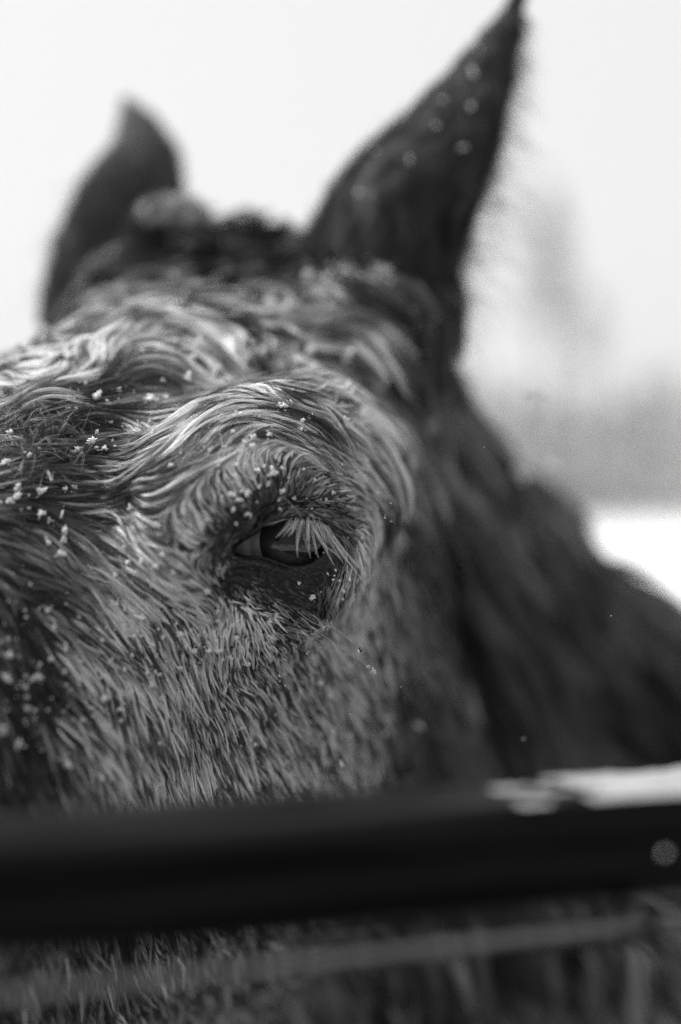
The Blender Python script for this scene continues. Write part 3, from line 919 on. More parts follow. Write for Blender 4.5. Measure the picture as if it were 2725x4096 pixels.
def locks(P, N, prm, nchild, r_root, r_tip, spread, clump, wob, wob_s, seed, hair, len_mul=1.0, tone_mul=1.0, fray=0.30, lift_mul=1.0, wedge_mul=2.3):
    n = len(P)
    L = prm[:, 0] / 100 * len_mul * rng.uniform(0.7, 1.25, n)
    lift = prm[:, 4] / 1000 * lift_mul * rng.uniform(0.3, 1.6, n)
    # locks gather into bigger wet wedges: ridged in the middle, parted by dark gaps, of one tone
    wedge = prm[:, 3] / 1000 * wedge_mul
    sup = thin(P, wedge)
    near = np.empty(n, int); dist = np.empty(n)
    for i in range(0, n, 2000):
        d2 = sqd(P[i:i + 2000], P[sup])
        near[i:i + 2000] = d2.argmin(1); dist[i:i + 2000] = np.sqrt(d2.min(1))
    ridge = np.clip(1.25 - 0.85 * dist / np.maximum(wedge, 1e-5), 0.25, 1.25)
    lift = lift * ridge * rng.uniform(0.6, 1.5, len(sup))[near]
    L = L * rng.uniform(0.8, 1.2, len(sup))[near]
    path, nor = march(P, N, L, lift, wob, wob_s, seed)
    pull = np.interp(wedge_mul, [1.5, 2.3], [0.35, 0.60]) * SS ** 1.1
    path = path + (path[sup][near] - path) * pull[None, :, None]
    # tone of each wedge and lock: some dark and soaked, some pale
    ns_ = len(sup)
    lump = (noise3(P, 0.012, seed + 5) * 0.4)[sup][near] + rng.normal(0, 0.62, ns_)[near] + rng.normal(0, 0.38, n)
    tone = prm[:, 1] * tone_mul * np.exp(0.85 * prm[:, 2] * lump)
    wet_s = (rng.random(ns_) < np.clip(0.16 + 0.34 * prm[sup][:, 2], 0, 0.5))[near] & (rng.random(n) < np.clip(1.1 * prm[:, 2], 0, 0.9))
    wet = wet_s | (rng.random(n) < 0.14 * prm[:, 2])
    tone = np.where(wet, tone * rng.uniform(0.06, 0.22, n), tone * 1.45)
    tone = np.clip(tone, 0.005, 0.88)
    R = prm[:, 3] / 1000 * spread
    k = nchild
    d0 = path[:, 2] - path[:, 0]
    d0 = nrm(d0); s0 = nrm(np.cross(N, d0)); d0 = np.cross(s0, N)
    rr = np.sqrt(rng.random((n, k))); ph = rng.random((n, k)) * 2 * math.pi
    o1 = rr * np.cos(ph) * R[:, None]; o2 = rr * np.sin(ph) * R[:, None]
    offv = o1[..., None] * s0[:, None, :] + o2[..., None] * d0[:, None, :] * 1.2      # (n,k,3)
    cl = clump * rng.uniform(0.75, 1.05, (n, k))
    conv = 1 - np.clip(cl, 0, 1)[..., None] * SS[None, None, :] ** 0.9              # (n,k,NP)
    fr = rng.normal(0, 1, (n, k, 3)) * (R * fray)[:, None, None]
    lenj = rng.uniform(0.72, 1.06, (n, k))
    # stretch along the path by re-sampling
    s_idx = np.clip(lenj[..., None] * SS, 0, 1) * (NP_ - 1)
    i0 = np.minimum(s_idx.astype(int), NP_ - 2); fr_ = s_idx - i0
    pa = path[np.arange(n)[:, None, None], i0]; pb = path[np.arange(n)[:, None, None], i0 + 1]
    base = pa + (pb - pa) * fr_[..., None]
    ch = base + offv[:, :, None, :] * conv[..., None] + fr[:, :, None, :] * (SS ** 1.5)[None, None, :, None]
    hgt = rng.uniform(0, 1, (n, k)) * (prm[:, 3] / 1000 * 0.5)[:, None]
    ch += nor[:, None, :, :] * hgt[..., None, None] * (SS ** 0.6)[None, None, :, None]
    tn = tone[:, None] * np.exp(rng.normal(0, 0.36, (n, k)))
    hair.add(ch.reshape(-1, NP_, 3), np.repeat(r_root, k) if np.ndim(r_root) else r_root, np.repeat(r_tip, k) if np.ndim(r_tip) else r_tip, np.clip(tn, 0.005, 0.88).reshape(-1))
    return path, nor, tone


coat_hair = Hair()
# candidates: dense where the lens can see, sparse elsewhere
dpt = tc[:, 1]
w_seen = area * seen / (np.interp(dpt, [0.4, 0.52, 0.62, 0.75, 1.0], [1.0, 1.5, 3.2, 14, 26]) ** 1.0)
P, N = sample(w_seen, 84000)
prm = coat(P)
kp = thin(P, prm[:, 3] / 1000 * 1.25)
P, N, prm = P[kp], N[kp], prm[kp]
xp, yp = to_px(P)
sdl = sd_poly(xp, yp, LID)
nearm = np.linalg.norm(P - EYE_C, axis=1) < 0.05
okm = ~(nearm & (sdl < 10))
P, N, prm = P[okm], N[okm], prm[okm]
print('locks', len(P), time.time() - T0)
rad = np.interp(prm[:, 3], [0.3, 0.7, 1.2, 2.0, 5.0], [0.038, 0.052, 0.075, 0.12, 0.25]) / 1000
sm = prm[:, 3] < 3.2
PATH, NOR, TONE = locks(P[sm], N[sm], prm[sm], 17, rad[sm] * 0.80, rad[sm] * 0.26, 1.0, 0.88, 0.35, 0.02, 3, coat_hair)
big = ~sm
locks(P[big], N[big], prm[big], 34, rad[big], rad[big] * 0.4, 1.1, 0.75, 0.5, 0.05, 4, coat_hair, wedge_mul=1.6)
# undercoat: short down that hides the skin, darkened to put shade between the locks
P2, N2 = sample(w_seen * (dpt < 0.72), 30000)
pr2 = coat(P2)
x2, y2 = to_px(P2)
m2 = ~((np.linalg.norm(P2 - EYE_C, axis=1) < 0.05) & (sd_poly(x2, y2, LID) < 10)) & (pr2[:, 0] > 0.3)
P2, N2, pr2 = P2[m2], N2[m2], pr2[m2]
pr2 = pr2.copy(); pr2[:, 3] *= 1.1
locks(P2, N2, pr2, 5, 0.06 / 1000, 0.03 / 1000, 1.6, 0.3, 0.5, 0.015, 9, coat_hair, len_mul=0.40, tone_mul=0.18, lift_mul=0.5)
# the sides turned away from the lens: fewer, thicker locks
w_back = area * (~seen) * (tc[:, 1] < 1.9) * np.where(tc[:, 1] < 0.75, 3.0, 1.0)
P3, N3 = sample(w_back, 5200)
pr3 = coat(P3)
pr3[:, 3] = 5.0; pr3[:, 0] = np.maximum(pr3[:, 0], 1.8); pr3[:, 1] = np.minimum(pr3[:, 1], 0.12)
locks(P3, N3, pr3, 16, 0.00028, 0.0001, 1.2, 0.7, 0.4, 0.05, 17, coat_hair)
coat_hair.build('coat', COATM)
# ------------------------------------------------------------------ longer hair: forelock, mane, ear fur, lashes, whiskers
def bezier_hairs(hair, polys, n, spread, tip_spread, r0, r1, tone, seed, tone_sd=0.3):
    """bundles of hairs along 3-D polylines that meet at their tips"""
    r = np.random.default_rng(seed)
    for poly in polys:
        pl = np.asarray(poly, float)
        d = np.r_[0, np.cumsum(np.linalg.norm(np.diff(pl, axis=0), axis=1))]; d /= d[-1]
        c = np.stack([np.interp(SS, d, pl[:, k]) for k in range(3)], 1)
        for _ in range(2):
            c[1:-1] = (c[:-2] + 2 * c[1:-1] + c[2:]) / 4
        k = n if np.isscalar(n) else r.integers(*n)
        off = r.normal(0, 1, (k, 1, 3)) * spread
        offt = r.normal(0, 1, (k, 1, 3)) * tip_spread
        ln = r.uniform(0.72, 1.0, (k, 1))
        s = ln * SS[None]
        ii = s * (NP_ - 1); i0 = np.minimum(ii.astype(int), NP_ - 2); f = (ii - i0)[..., None]
        base = c[i0] * (1 - f) + c[i0 + 1] * f
        ch = base + off * (1 - s[..., None]) + offt * s[..., None]
        hair.add(ch, r0, r1, np.clip(tone * np.exp(r.normal(0, tone_sd, k)), 0.005, 0.75))


def skin_pt(px, py, out=0.0):
    h = hit(px, py)
    return h


# forelock and poll tuft: dark wet locks that fall from between the ears
forelock = Hair()
pf, nf = [], []
for _ in range(230):
    a, b = rng.random(), rng.random()
    h = hit(760 + 470 * a, 850 + 60 * b + 60 * (1 - a))
    if h is not None:
        pf.append(h)
pf = np.array(pf)
nf = nrm(GRAD(pf))
prf = np.tile([5.0, 0.022, 0.8, 2.6, 9.0], (len(pf), 1))
locks(pf, nf, prf, 26, 0.00011, 0.00005, 1.2, 0.85, 0.55, 0.035, 21, forelock)
# a few stand up between the ears
pk = rng.integers(0, len(pf), 60)
for i in pk:
    p = pf[i]
    if to_px(p)[1] < 960:
        up = np.array([rng.normal(0, .35), rng.normal(0, .3), 1.0]); up /= np.linalg.norm(up)
        l = rng.uniform(0.008, 0.02)
        side = np.array([rng.normal(0, 1), rng.normal(0, 1), -0.8]) * l * 0.5
        bezier_hairs(forelock, [[p, p + up * l * 0.6, p + up * l + side]], 14, 0.0012, 0.0005, 0.0001, 0.00004, 0.03, int(i))
# the pale snowy tuft before the far ear
for i in range(190):
    x = rng.uniform(470, 820); y = 960 - 0.10 * (x - 470) + rng.uniform(-30, 40)
    p = hit(x, y)
    if p is None:
        continue
    top = np.interp(x, [470, 600, 720, 820], [905, 800, 745, 790]) + rng.uniform(0, 90)
    q = PX(x + rng.uniform(-60, 50), top, p[1] - rng.uniform(0.0, 0.01))
    mid = (p + q) / 2 + np.array([rng.uniform(-0.004, 0.006), -0.004, 0.003])
    end = q + np.array([rng.uniform(-0.008, 0.006), -0.004, rng.uniform(-0.007, 0.0)])
    bezier_hairs(forelock, [[p, mid, q, end]], 34, 0.0022, 0.0009, 0.00015, 0.00006, rng.choice([0.7, 0.6, 0.25]), 700 + i)
for i in range(130):
    x = rng.uniform(840, 1150); y = rng.uniform(900, 960)
    p = hit(x, y)
    if p is None:
        continue
    q = PX(x + rng.uniform(-50, 40), np.interp(x, [880, 990, 1110], [845, 790, 870]) + rng.uniform(0, 90), p[1] - 0.004)
    end = q + np.array([rng.uniform(-0.012, 0.012), -0.004, rng.uniform(-0.012, -0.002)])
    bezier_hairs(forelock, [[p, (p + q) / 2 + np.array([0, -0.003, 0.002]), q, end]], 24, 0.002, 0.0008, 0.00012, 0.00005, 0.018, 900 + i)
forelock.build('forelock', DARKM)

# mane: long dark locks hanging from the crest over the near side of the neck
mane = Hair()
pm_, = ([],)
MANE_LINE = [(1560, 1420), (1640, 1640), (1790, 1880), (1960, 2040), (2120, 2180), (2300, 2380), (2480, 2560), (2640, 2680), (2800, 2800)]
ml = np.array(MANE_LINE, float)
for _ in range(300):
    t = rng.random() * (len(ml) - 1); i = int(t); f = t - i
    x, y = ml[i] * (1 - f) + ml[i + 1] * f
    h = hit(x - 20 - 330 * rng.random() ** 1.4, y + 20 + 260 * rng.random() ** 1.4)
    if h is not None and h[1] > 0.6:
        pm_.append(h)
pm_ = np.array(pm_)
nm_ = nrm(GRAD(pm_))
prm_m = np.tile([12.0, 0.050, 0.8, 5.0, 10.0], (len(pm_), 1))
locks(pm_, nm_, prm_m, 44, 0.00018, 0.00008, 1.3, 0.85, 0.55, 0.07, 33, mane, wedge_mul=1.6)
mane.build('mane', DARKM)

# ears: short fur on the back of the shell, a fringe along the rim
ear_fur = Hair()
for e, (outer, inner, tang, V, F_) in enumerate(EARS):
    n_, m_ = outer.shape[:2]
    k = 7000
    ii = rng.random(k) ** 1.1 * (n_ - 2); jj = rng.random(k) * (m_ - 1.001)
    i0 = ii.astype(int); j0 = jj.astype(int); fi = (ii - i0)[:, None]; fj = (jj - j0)[:, None]
    p = (outer[i0, j0] * (1 - fi) + outer[i0 + 1, j0] * fi) * (1 - fj) + (outer[i0, j0 + 1] * (1 - fi) + outer[i0 + 1, j0 + 1] * fi) * fj
    du = nrm(outer[i0 + 1, j0] - outer[i0, j0]); dv = nrm(outer[i0, j0 + 1] - outer[i0, j0])
    nn = nrm(np.cross(du, dv))
    inn = inner[i0, j0] - outer[i0, j0]
    sgn = np.sign((nn * inn).sum(1, keepdims=True)); nn = -nn * np.where(sgn == 0, 1, sgn)
    sw = noise3(p, 0.02, 61)[:, None] * 0.5
    d = nrm(du + dv * sw + rng.normal(0, 0.12, (k, 3)))
    l = rng.uniform(0.007, 0.014, k)[:, None, None] * np.interp(ii, [0, n_ * 0.5, n_], [1.5, 0.9, 0.45])[:, None, None]
    s = SS[None, :, None]
    ch = p[:, None] + d[:, None] * s * l + nn[:, None] * (s ** 0.8) * l * 0.22 - nn[:, None] * (s ** 2) * l * 0.08
    tone = np.clip((0.026 if e == 0 else 0.055) * np.exp((1.0 if e == 0 else 0.4) * noise3(p, 0.008, 77) + rng.normal(0, .3, k)), 0.006, 0.2)
    ear_fur.add(ch, 0.00012, 0.00005, tone)
    # rim fringe
    for j in (0, m_ - 1):
        k = 420
        ii = rng.random(k) ** 1.3 * (n_ - 3); i0 = ii.astype(int); fi = (ii - i0)[:, None]
        p = outer[i0, j] * (1 - fi) + outer[i0 + 1, j] * fi
        du = nrm(outer[i0 + 1, j] - outer[i0, j])
        dv = nrm(outer[i0, j] - outer[i0, 1 if j == 0 else m_ - 2])
        ln = np.interp(ii, [0, n_ * .18, n_ * .4, n_ * .7, n_], [0.026, 0.034, 0.022, 0.012, 0.004]) * rng.uniform(0.25, 1.2, k)
        d = nrm(dv * 0.8 + du * 0.25 + np.array([0.55 if e == 0 else -0.2, 0.0, -0.25]) + rng.normal(0, 0.32, (k, 3)))
        g = np.array([0, 0, -1.0])
        ch = p[:, None] + d[:, None] * s * ln[:, None, None] + g * (s ** 2) * ln[:, None, None] * rng.uniform(-0.1, 0.5, (k, 1, 1))
        ear_fur.add(ch, 0.00013, 0.00004, np.clip(0.02 * np.exp(rng.normal(0, .3, k)), 0.006, 0.2))
# long hair spilling from the root of the near ear against the sky
k = 170
t = rng.random(k)
x = np.interp(t, [0, .35, .7, 1], [1700, 1810, 1760, 1690]); y = np.interp(t, [0, .35, .7, 1], [1330, 1180, 1120, 1560])
root = np.array([PX(a - 60, b, 0.635) for a, b in zip(x, y)])
d = nrm(np.stack([rng.uniform(0.5, 1.0, k), rng.normal(0, .3, k), rng.uniform(-0.9, 0.25, k)], 1))
ln = rng.uniform(0.012, 0.034, k)[:, None, None]
ch = root[:, None] + d[:, None] * s * ln + np.array([0, 0, -1.0]) * s ** 2 * ln * rng.uniform(-0.15, 0.6, (k, 1, 1))
ear_fur.add(ch, 0.00013, 0.00004, np.full(k, 0.04))
ear_fur.build('ear_fur', DARKM)

# lashes
LASH = [
    [(1145, 2080), (1100, 2090), (1050, 2104)], [(1135, 2080), (1095, 2096), (1062, 2108)], [(1164, 2078), (1140, 2112), (1106, 2152)], [(1178, 2076), (1160, 2112), (1128, 2148)],
    [(1195, 2078), (1180, 2112), (1152, 2148)], [(1186, 2078), (1176, 2108), (1166, 2142)], [(1206, 2080), (1192, 2130), (1188, 2170), (1191, 2230)], [(1210, 2080), (1198, 2125), (1192, 2165), (1186, 2206)],
    [(1214, 2084), (1221, 2145), (1233, 2195), (1243, 2238)], [(1234, 2080), (1236, 2120), (1238, 2168)], [(1226, 2080), (1230, 2130), (1228, 2170)], [(1244, 2088), (1254, 2150), (1267, 2206), (1277, 2240)],
    [(1252, 2084), (1270, 2130), (1290, 2170), (1318, 2226), (1346, 2279)], [(1262, 2084), (1280, 2130), (1300, 2180), (1322, 2232)], [(1276, 2086), (1298, 2130), (1324, 2170), (1352, 2220), (1390, 2277)],
    [(1290, 2092), (1318, 2140), (1344, 2183), (1394, 2246), (1461, 2334)], [(1300, 2098), (1336, 2150), (1376, 2200), (1428, 2260), (1478, 2306)], [(1244, 2100), (1290, 2180), (1334, 2206), (1362, 2232)],
    [(1298, 2094), (1332, 2130), (1378, 2158)], [(1308, 2104), (1340, 2160), (1380, 2216), (1420, 2262)], [(1248, 2080), (1262, 2120), (1284, 2166)], [(1268, 2086), (1292, 2140), (1318, 2186)],
]
lashes = Hair()
LROOT = ray_surface(*np.array([L_[0] for L_ in LASH], float).T)
for i, L_ in enumerate(LASH):
    n = len(L_)
    base = LROOT[i]
    d0 = base[1] + 0.0002
    pts = [PX(x, y, d0 - 0.0085 * (j / (n - 1)) ** 0.8) for j, (x, y) in enumerate(L_)]
    solo = i in (0, 1, 18)
    bezier_hairs(lashes, [pts], 2 if solo else 8, 0.0003 if solo else 0.0006, 0.00009, 0.000032, 0.000018, 0.55, 100 + i, 0.4)
lashes.build('eyelashes', COATM)

# whiskers below the eye and stray single hairs
WHISK = [
    ([(1205, 2470), (1245, 2520), (1300, 2545), (1370, 2593), (1440, 2640), (1500, 2690), (1570, 2726), (1622, 2757)], 0.012),
    ([(1140, 2440), (1180, 2492), (1220, 2535), (1285, 2587), (1318, 2609)], 0.008), ([(1185, 2440), (1250, 2495), (1302, 2508), (1332, 2526)], 0.008),
    ([(1230, 2445), (1275, 2485), (1355, 2520), (1390, 2545), (1445, 2602), (1482, 2640)], 0.012), ([(1180, 2610), (1195, 2640), (1212, 2672)], 0.004),
    ([(1255, 2455), (1280, 2490), (1292, 2525)], 0.006), ([(1160, 2520), (1230, 2540), (1280, 2562), (1310, 2580)], 0.006), ([(1190, 2590), (1230, 2605), (1260, 2622)], 0.006),
    ([(1215, 2620), (1240, 2660), (1262, 2700)], 0.006),
]
whiskers = Hair()
WPTS = []
WROOT = ray_surface(*np.array([w[0][0] for w in WHISK], float).T, d0=0.40, d1=0.6, n=90)
for i, (L_, lift) in enumerate(WHISK):
    base = WROOT[i]
    n = len(L_)
    d1 = 0.4545
    pts = [PX(x, y, base[1] * (1 - j / (n - 1)) + d1 * (j / (n - 1)) - 0.004 * math.sin(math.pi * j / (n - 1))) for j, (x, y) in enumerate(L_)]
    WPTS.append(pts)
    bezier_hairs(whiskers, [pts], 1, 0.0, 0.0, 0.00006, 0.00003, 0.5, 300 + i, 0.1)
STRAY = [[(900, 1800), (880, 1720), (920, 1650)], [(1000, 1720), (1060, 1690), (1140, 1660)], [(1090, 1720), (1150, 1712), (1210, 1700)], [(1215, 1690), (1222, 1740), (1218, 1800)], [(930, 1760), (1000, 1720), (1080, 1680)],
         [(1300, 1900), (1330, 1950), (1350, 1990)], [(1130, 1985), (1180, 2030), (1215, 2085)], [(60, 1650), (20, 1610), (0, 1590)]]
for i, L_ in enumerate(STRAY):
    pts = [h - np.array([0, 0.0035, 0]) for h in (hit(*p) for p in L_) if h is not None]
    if len(pts) > 1:
        bezier_hairs(whiskers, [pts], 2, 0.0004, 0.0004, 0.00005, 0.00003, 0.18, 400 + i)
# the tangled whorl on the forehead
wr = np.random.default_rng(55)
for i in range(330):
    x, y = wr.normal(125, 95), wr.normal(1790, 75)
    h = hit(x, y) if x > -250 else None
    if h is None:
        continue
    n = nrm(GRAD(h[None])[0])
    d = wr.normal(0, 1, 3); d -= n * (d @ n) * 0.9; d = nrm(d)
    l = wr.uniform(0.004, 0.012)
    e = wr.normal(0, 1, 3); e -= n * (e @ n); e = nrm(e)
    pts = [h, h + d * l * 0.4 + n * 0.0035, h + d * l * 0.75 + e * l * 0.2 + n * 0.005, h + d * l + e * l * 0.5 + n * wr.uniform(0.002, 0.006)]
    bezier_hairs(whiskers, [pts], int(wr.integers(2, 7)), 0.0005, 0.0002, 0.00004, 0.000018, wr.choice([0.03, 0.05, 0.08, 0.2]), 2000 + i)
whiskers.build('whiskers', COATM)

# ------------------------------------------------------------------ the eyeball
def cap(R, ax, a0, a1, sx=1.0, sy=1.0, nr=14, nk=56, bulge=0.0, center=None):
    """spherical cap about axis ax; a0..a1 polar angle, sx, sy squash it into an oval"""
    ax = nrm(ax)
    h = nrm(np.cross(ax, [0, 0, 1.0])); v = np.cross(h, ax)
    V, F_ = [], []
    for i in range(nr + 1):
        a = a0 + (a1 - a0) * i / nr
        for k in range(nk):
            t = 2 * math.pi * k / nk
            w = math.sqrt((sx * math.cos(t)) ** 2 + (sy * math.sin(t)) ** 2)
            aa = a * w
            tt = math.atan2(sy * math.sin(t), sx * math.cos(t))
            rr = R + bulge * max(0, 1 - (aa / max(a1, 1e-6)) ** 2)
            V.append(EYE_C + rr * (math.cos(aa) * ax + math.sin(aa) * (math.cos(tt) * h + math.sin(tt) * v)))
    for i in range(nr):
        for k in range(nk):
            k2 = (k + 1) % nk
            F_.append((i * nk + k, i * nk + k2, (i + 1) * nk + k2, (i + 1) * nk + k))
    return V, F_


scl, t_, b_ = mat_new('eye white', 0.16, 0.25, 0.5)
n1 = t_.nodes.new('ShaderNodeTexNoise'); n1.inputs['Scale'].default_value = 260
n1.inputs['Detail'].default_value = 4
cr = t_.nodes.new('ShaderNodeValToRGB')
cr.color_ramp.elements[0].color = (0.38, 0.38, 0.38, 1); cr.color_ramp.elements[1].color = (0.6, 0.6, 0.6, 1)
tcn = t_.nodes.new('ShaderNodeTexCoord')
t_.links.new(tcn.outputs['Object'], n1.inputs['Vector']); t_.links.new(n1.outputs[0], cr.inputs[0]); t_.links.new(cr.outputs[0], b_.inputs['Base Color'])
irm, t_, b_ = mat_new('iris', 0.012, 0.45, 0.3)
n1 = t_.nodes.new('ShaderNodeTexNoise'); n1.inputs['Scale'].default_value = 900
cr = t_.nodes.new('ShaderNodeValToRGB')
cr.color_ramp.elements[0].color = (0.004, 0.004, 0.004, 1); cr.color_ramp.elements[1].color = (0.022, 0.022, 0.022, 1)
tcn = t_.nodes.new('ShaderNodeTexCoord')
t_.links.new(tcn.outputs['Object'], n1.inputs['Vector']); t_.links.new(n1.outputs[0], cr.inputs[0]); t_.links.new(cr.outputs[0], b_.inputs['Base Color'])
pum, _, _ = mat_new('pupil', 0.002, 0.6, 0.1)
com = bpy.data.materials.new('cornea'); com.use_nodes = True
t_ = com.node_tree; t_.nodes.clear()
o_ = t_.nodes.new('ShaderNodeOutputMaterial'); mx = t_.nodes.new('ShaderNodeMixShader'); tr = t_.nodes.new('ShaderNodeBsdfTransparent')
gl = t_.nodes.new('ShaderNodeBsdfGlossy'); gl.inputs['Roughness'].default_value = 0.03
fr = t_.nodes.new('ShaderNodeFresnel'); fr.inputs['IOR'].default_value = 1.376
t_.links.new(fr.outputs[0], mx.inputs[0]); t_.links.new(tr.outputs[0], mx.inputs[1]); t_.links.new(gl.outputs[0], mx.inputs[2]); t_.links.new(mx.outputs[0], o_.inputs['Surface'])

LOOK = nrm(PX(1236, 2160, 0.4535) - EYE_C)
V, F_ = cap(EYE_R, LOOK, 0.0, math.pi, nr=40, nk=72)
eye = adopt(mesh_obj('eye', V, F_, scl))


def under(o, p):
    o.parent = p
    return o


V, F_ = cap(EYE_R + 0.00015, LOOK, 0, math.radians(40), 1.05, 0.95)
under(mesh_obj('iris', V, F_, irm), eye)
V, F_ = cap(EYE_R + 0.00030, LOOK, 0, math.radians(24), 1.15, 0.6)
under(mesh_obj('pupil', V, F_, pum), eye)
V, F_ = cap(EYE_R + 0.00045, LOOK, 0, math.radians(48), 1.05, 0.95, bulge=0.0014)
under(mesh_obj('cornea', V, F_, com), eye)

# the skin: dark, with fine creases and a wet gloss
n1 = snt.nodes.new('ShaderNodeTexNoise'); n1.inputs['Scale'].default_value = 420; n1.inputs['Detail'].default_value = 6
n2 = snt.nodes.new('ShaderNodeTexVoronoi'); n2.inputs['Scale'].default_value = 900
tcn = snt.nodes.new('ShaderNodeTexCoord')
mp = snt.nodes.new('ShaderNodeMapping'); mp.inputs['Scale'].default_value = (0.45, 1, 1.6); mp.inputs['Rotation'].default_value = (0, 0.35, 0)
snt.links.new(tcn.outputs['Object'], mp.inputs[0])
snt.links.new(mp.outputs[0], n1.inputs['Vector']); snt.links.new(mp.outputs[0], n2.inputs['Vector'])
ad = snt.nodes.new('ShaderNodeMath'); ad.operation = 'MULTIPLY_ADD'; ad.inputs[1].default_value = 0.4
snt.links.new(n2.outputs['Distance'], ad.inputs[0]); snt.links.new(n1.outputs[0], ad.inputs[2])
bp = snt.nodes.new('ShaderNodeBump'); bp.inputs['Strength'].default_value = 0.45; bp.inputs['Distance'].default_value = 0.0009
snt.links.new(ad.outputs[0], bp.inputs['Height']); snt.links.new(bp.outputs[0], sb.inputs['Normal'])
cr = snt.nodes.new('ShaderNodeValToRGB')
cr.color_ramp.elements[0].color = (0.005, 0.005, 0.005, 1); cr.color_ramp.elements[1].color = (0.017, 0.017, 0.017, 1)
snt.links.new(n1.outputs[0], cr.inputs[0]); snt.links.new(cr.outputs[0], sb.inputs['Base Color'])
# ------------------------------------------------------------------ ground and far trees
def sheet(name, cx, cy_, rx, ry, z, mat, n=48, kind='structure', rag=0.0):
    V = [(cx, cy_, z)]; F_ = []
    for k in range(n):
        t = 2 * math.pi * k / n
        w = 1 + rag * (math.sin(3 * t + 1) * 0.5 + math.sin(7 * t) * 0.3 + math.sin(13 * t + 2) * 0.2)
        V.append((cx + rx * w * math.cos(t), cy_ + ry * w * math.sin(t), z))
    F_ = [(0, 1 + k, 1 + (k + 1) % n) for k in range(n)]
    o = mesh_obj(name, V, F_, mat, smooth=False)
    o['kind'] = kind
    return o


snowm, t_, b_ = mat_new('snow', 0.82, 0.8, 0.2)
n1 = t_.nodes.new('ShaderNodeTexNoise'); n1.inputs['Scale'].default_value = 0.35; n1.inputs['Detail'].default_value = 8
tcn = t_.nodes.new('ShaderNodeTexCoord'); t_.links.new(tcn.outputs['Object'], n1.inputs['Vector'])
bp = t_.nodes.new('ShaderNodeBump'); bp.inputs['Strength'].default_value = 0.4; bp.inputs['Distance'].default_value = 0.2
t_.links.new(n1.outputs[0], bp.inputs['Height']); t_.links.new(bp.outputs[0], b_.inputs['Normal'])
dark_groundm, t_, b_ = mat_new('added dark ground', 0.05, 0.7, 0.4)
n1 = t_.nodes.new('ShaderNodeTexNoise'); n1.inputs['Scale'].default_value = 3.0; n1.inputs['Detail'].default_value = 9
tcn = t_.nodes.new('ShaderNodeTexCoord'); t_.links.new(tcn.outputs['Object'], n1.inputs['Vector'])
cr = t_.nodes.new('ShaderNodeValToRGB')
cr.color_ramp.elements[0].color = (0.025, 0.025, 0.025, 1); cr.color_ramp.elements[1].color = (0.12, 0.12, 0.12, 1)
t_.links.new(n1.outputs[0], cr.inputs[0]); t_.links.new(cr.outputs[0], b_.inputs['Base Color'])
bp = t_.nodes.new('ShaderNodeBump'); bp.inputs['Strength'].default_value = 0.8; bp.inputs['Distance'].default_value = 0.08
t_.links.new(n1.outputs[0], bp.inputs['Height']); t_.links.new(bp.outputs[0], b_.inputs['Normal'])
sheet('snow_ground', 0, 0, 2500, 2500, 0.0, snowm, 96)
sheet('added_dark_ground', 1.0, 2.0, 9, 8, 0.006, dark_groundm, 96, rag=0.25)  # unseen dark sheet added to stop the snow bouncing light onto the horse

barkm, _, _ = mat_new('bark', 0.09, 0.9, 0.2)
needm, _, _ = mat_new('needles', 0.07, 0.8, 0.2)
frostm, _, _ = mat_new('snow on branches', 0.80, 0.8, 0.2)


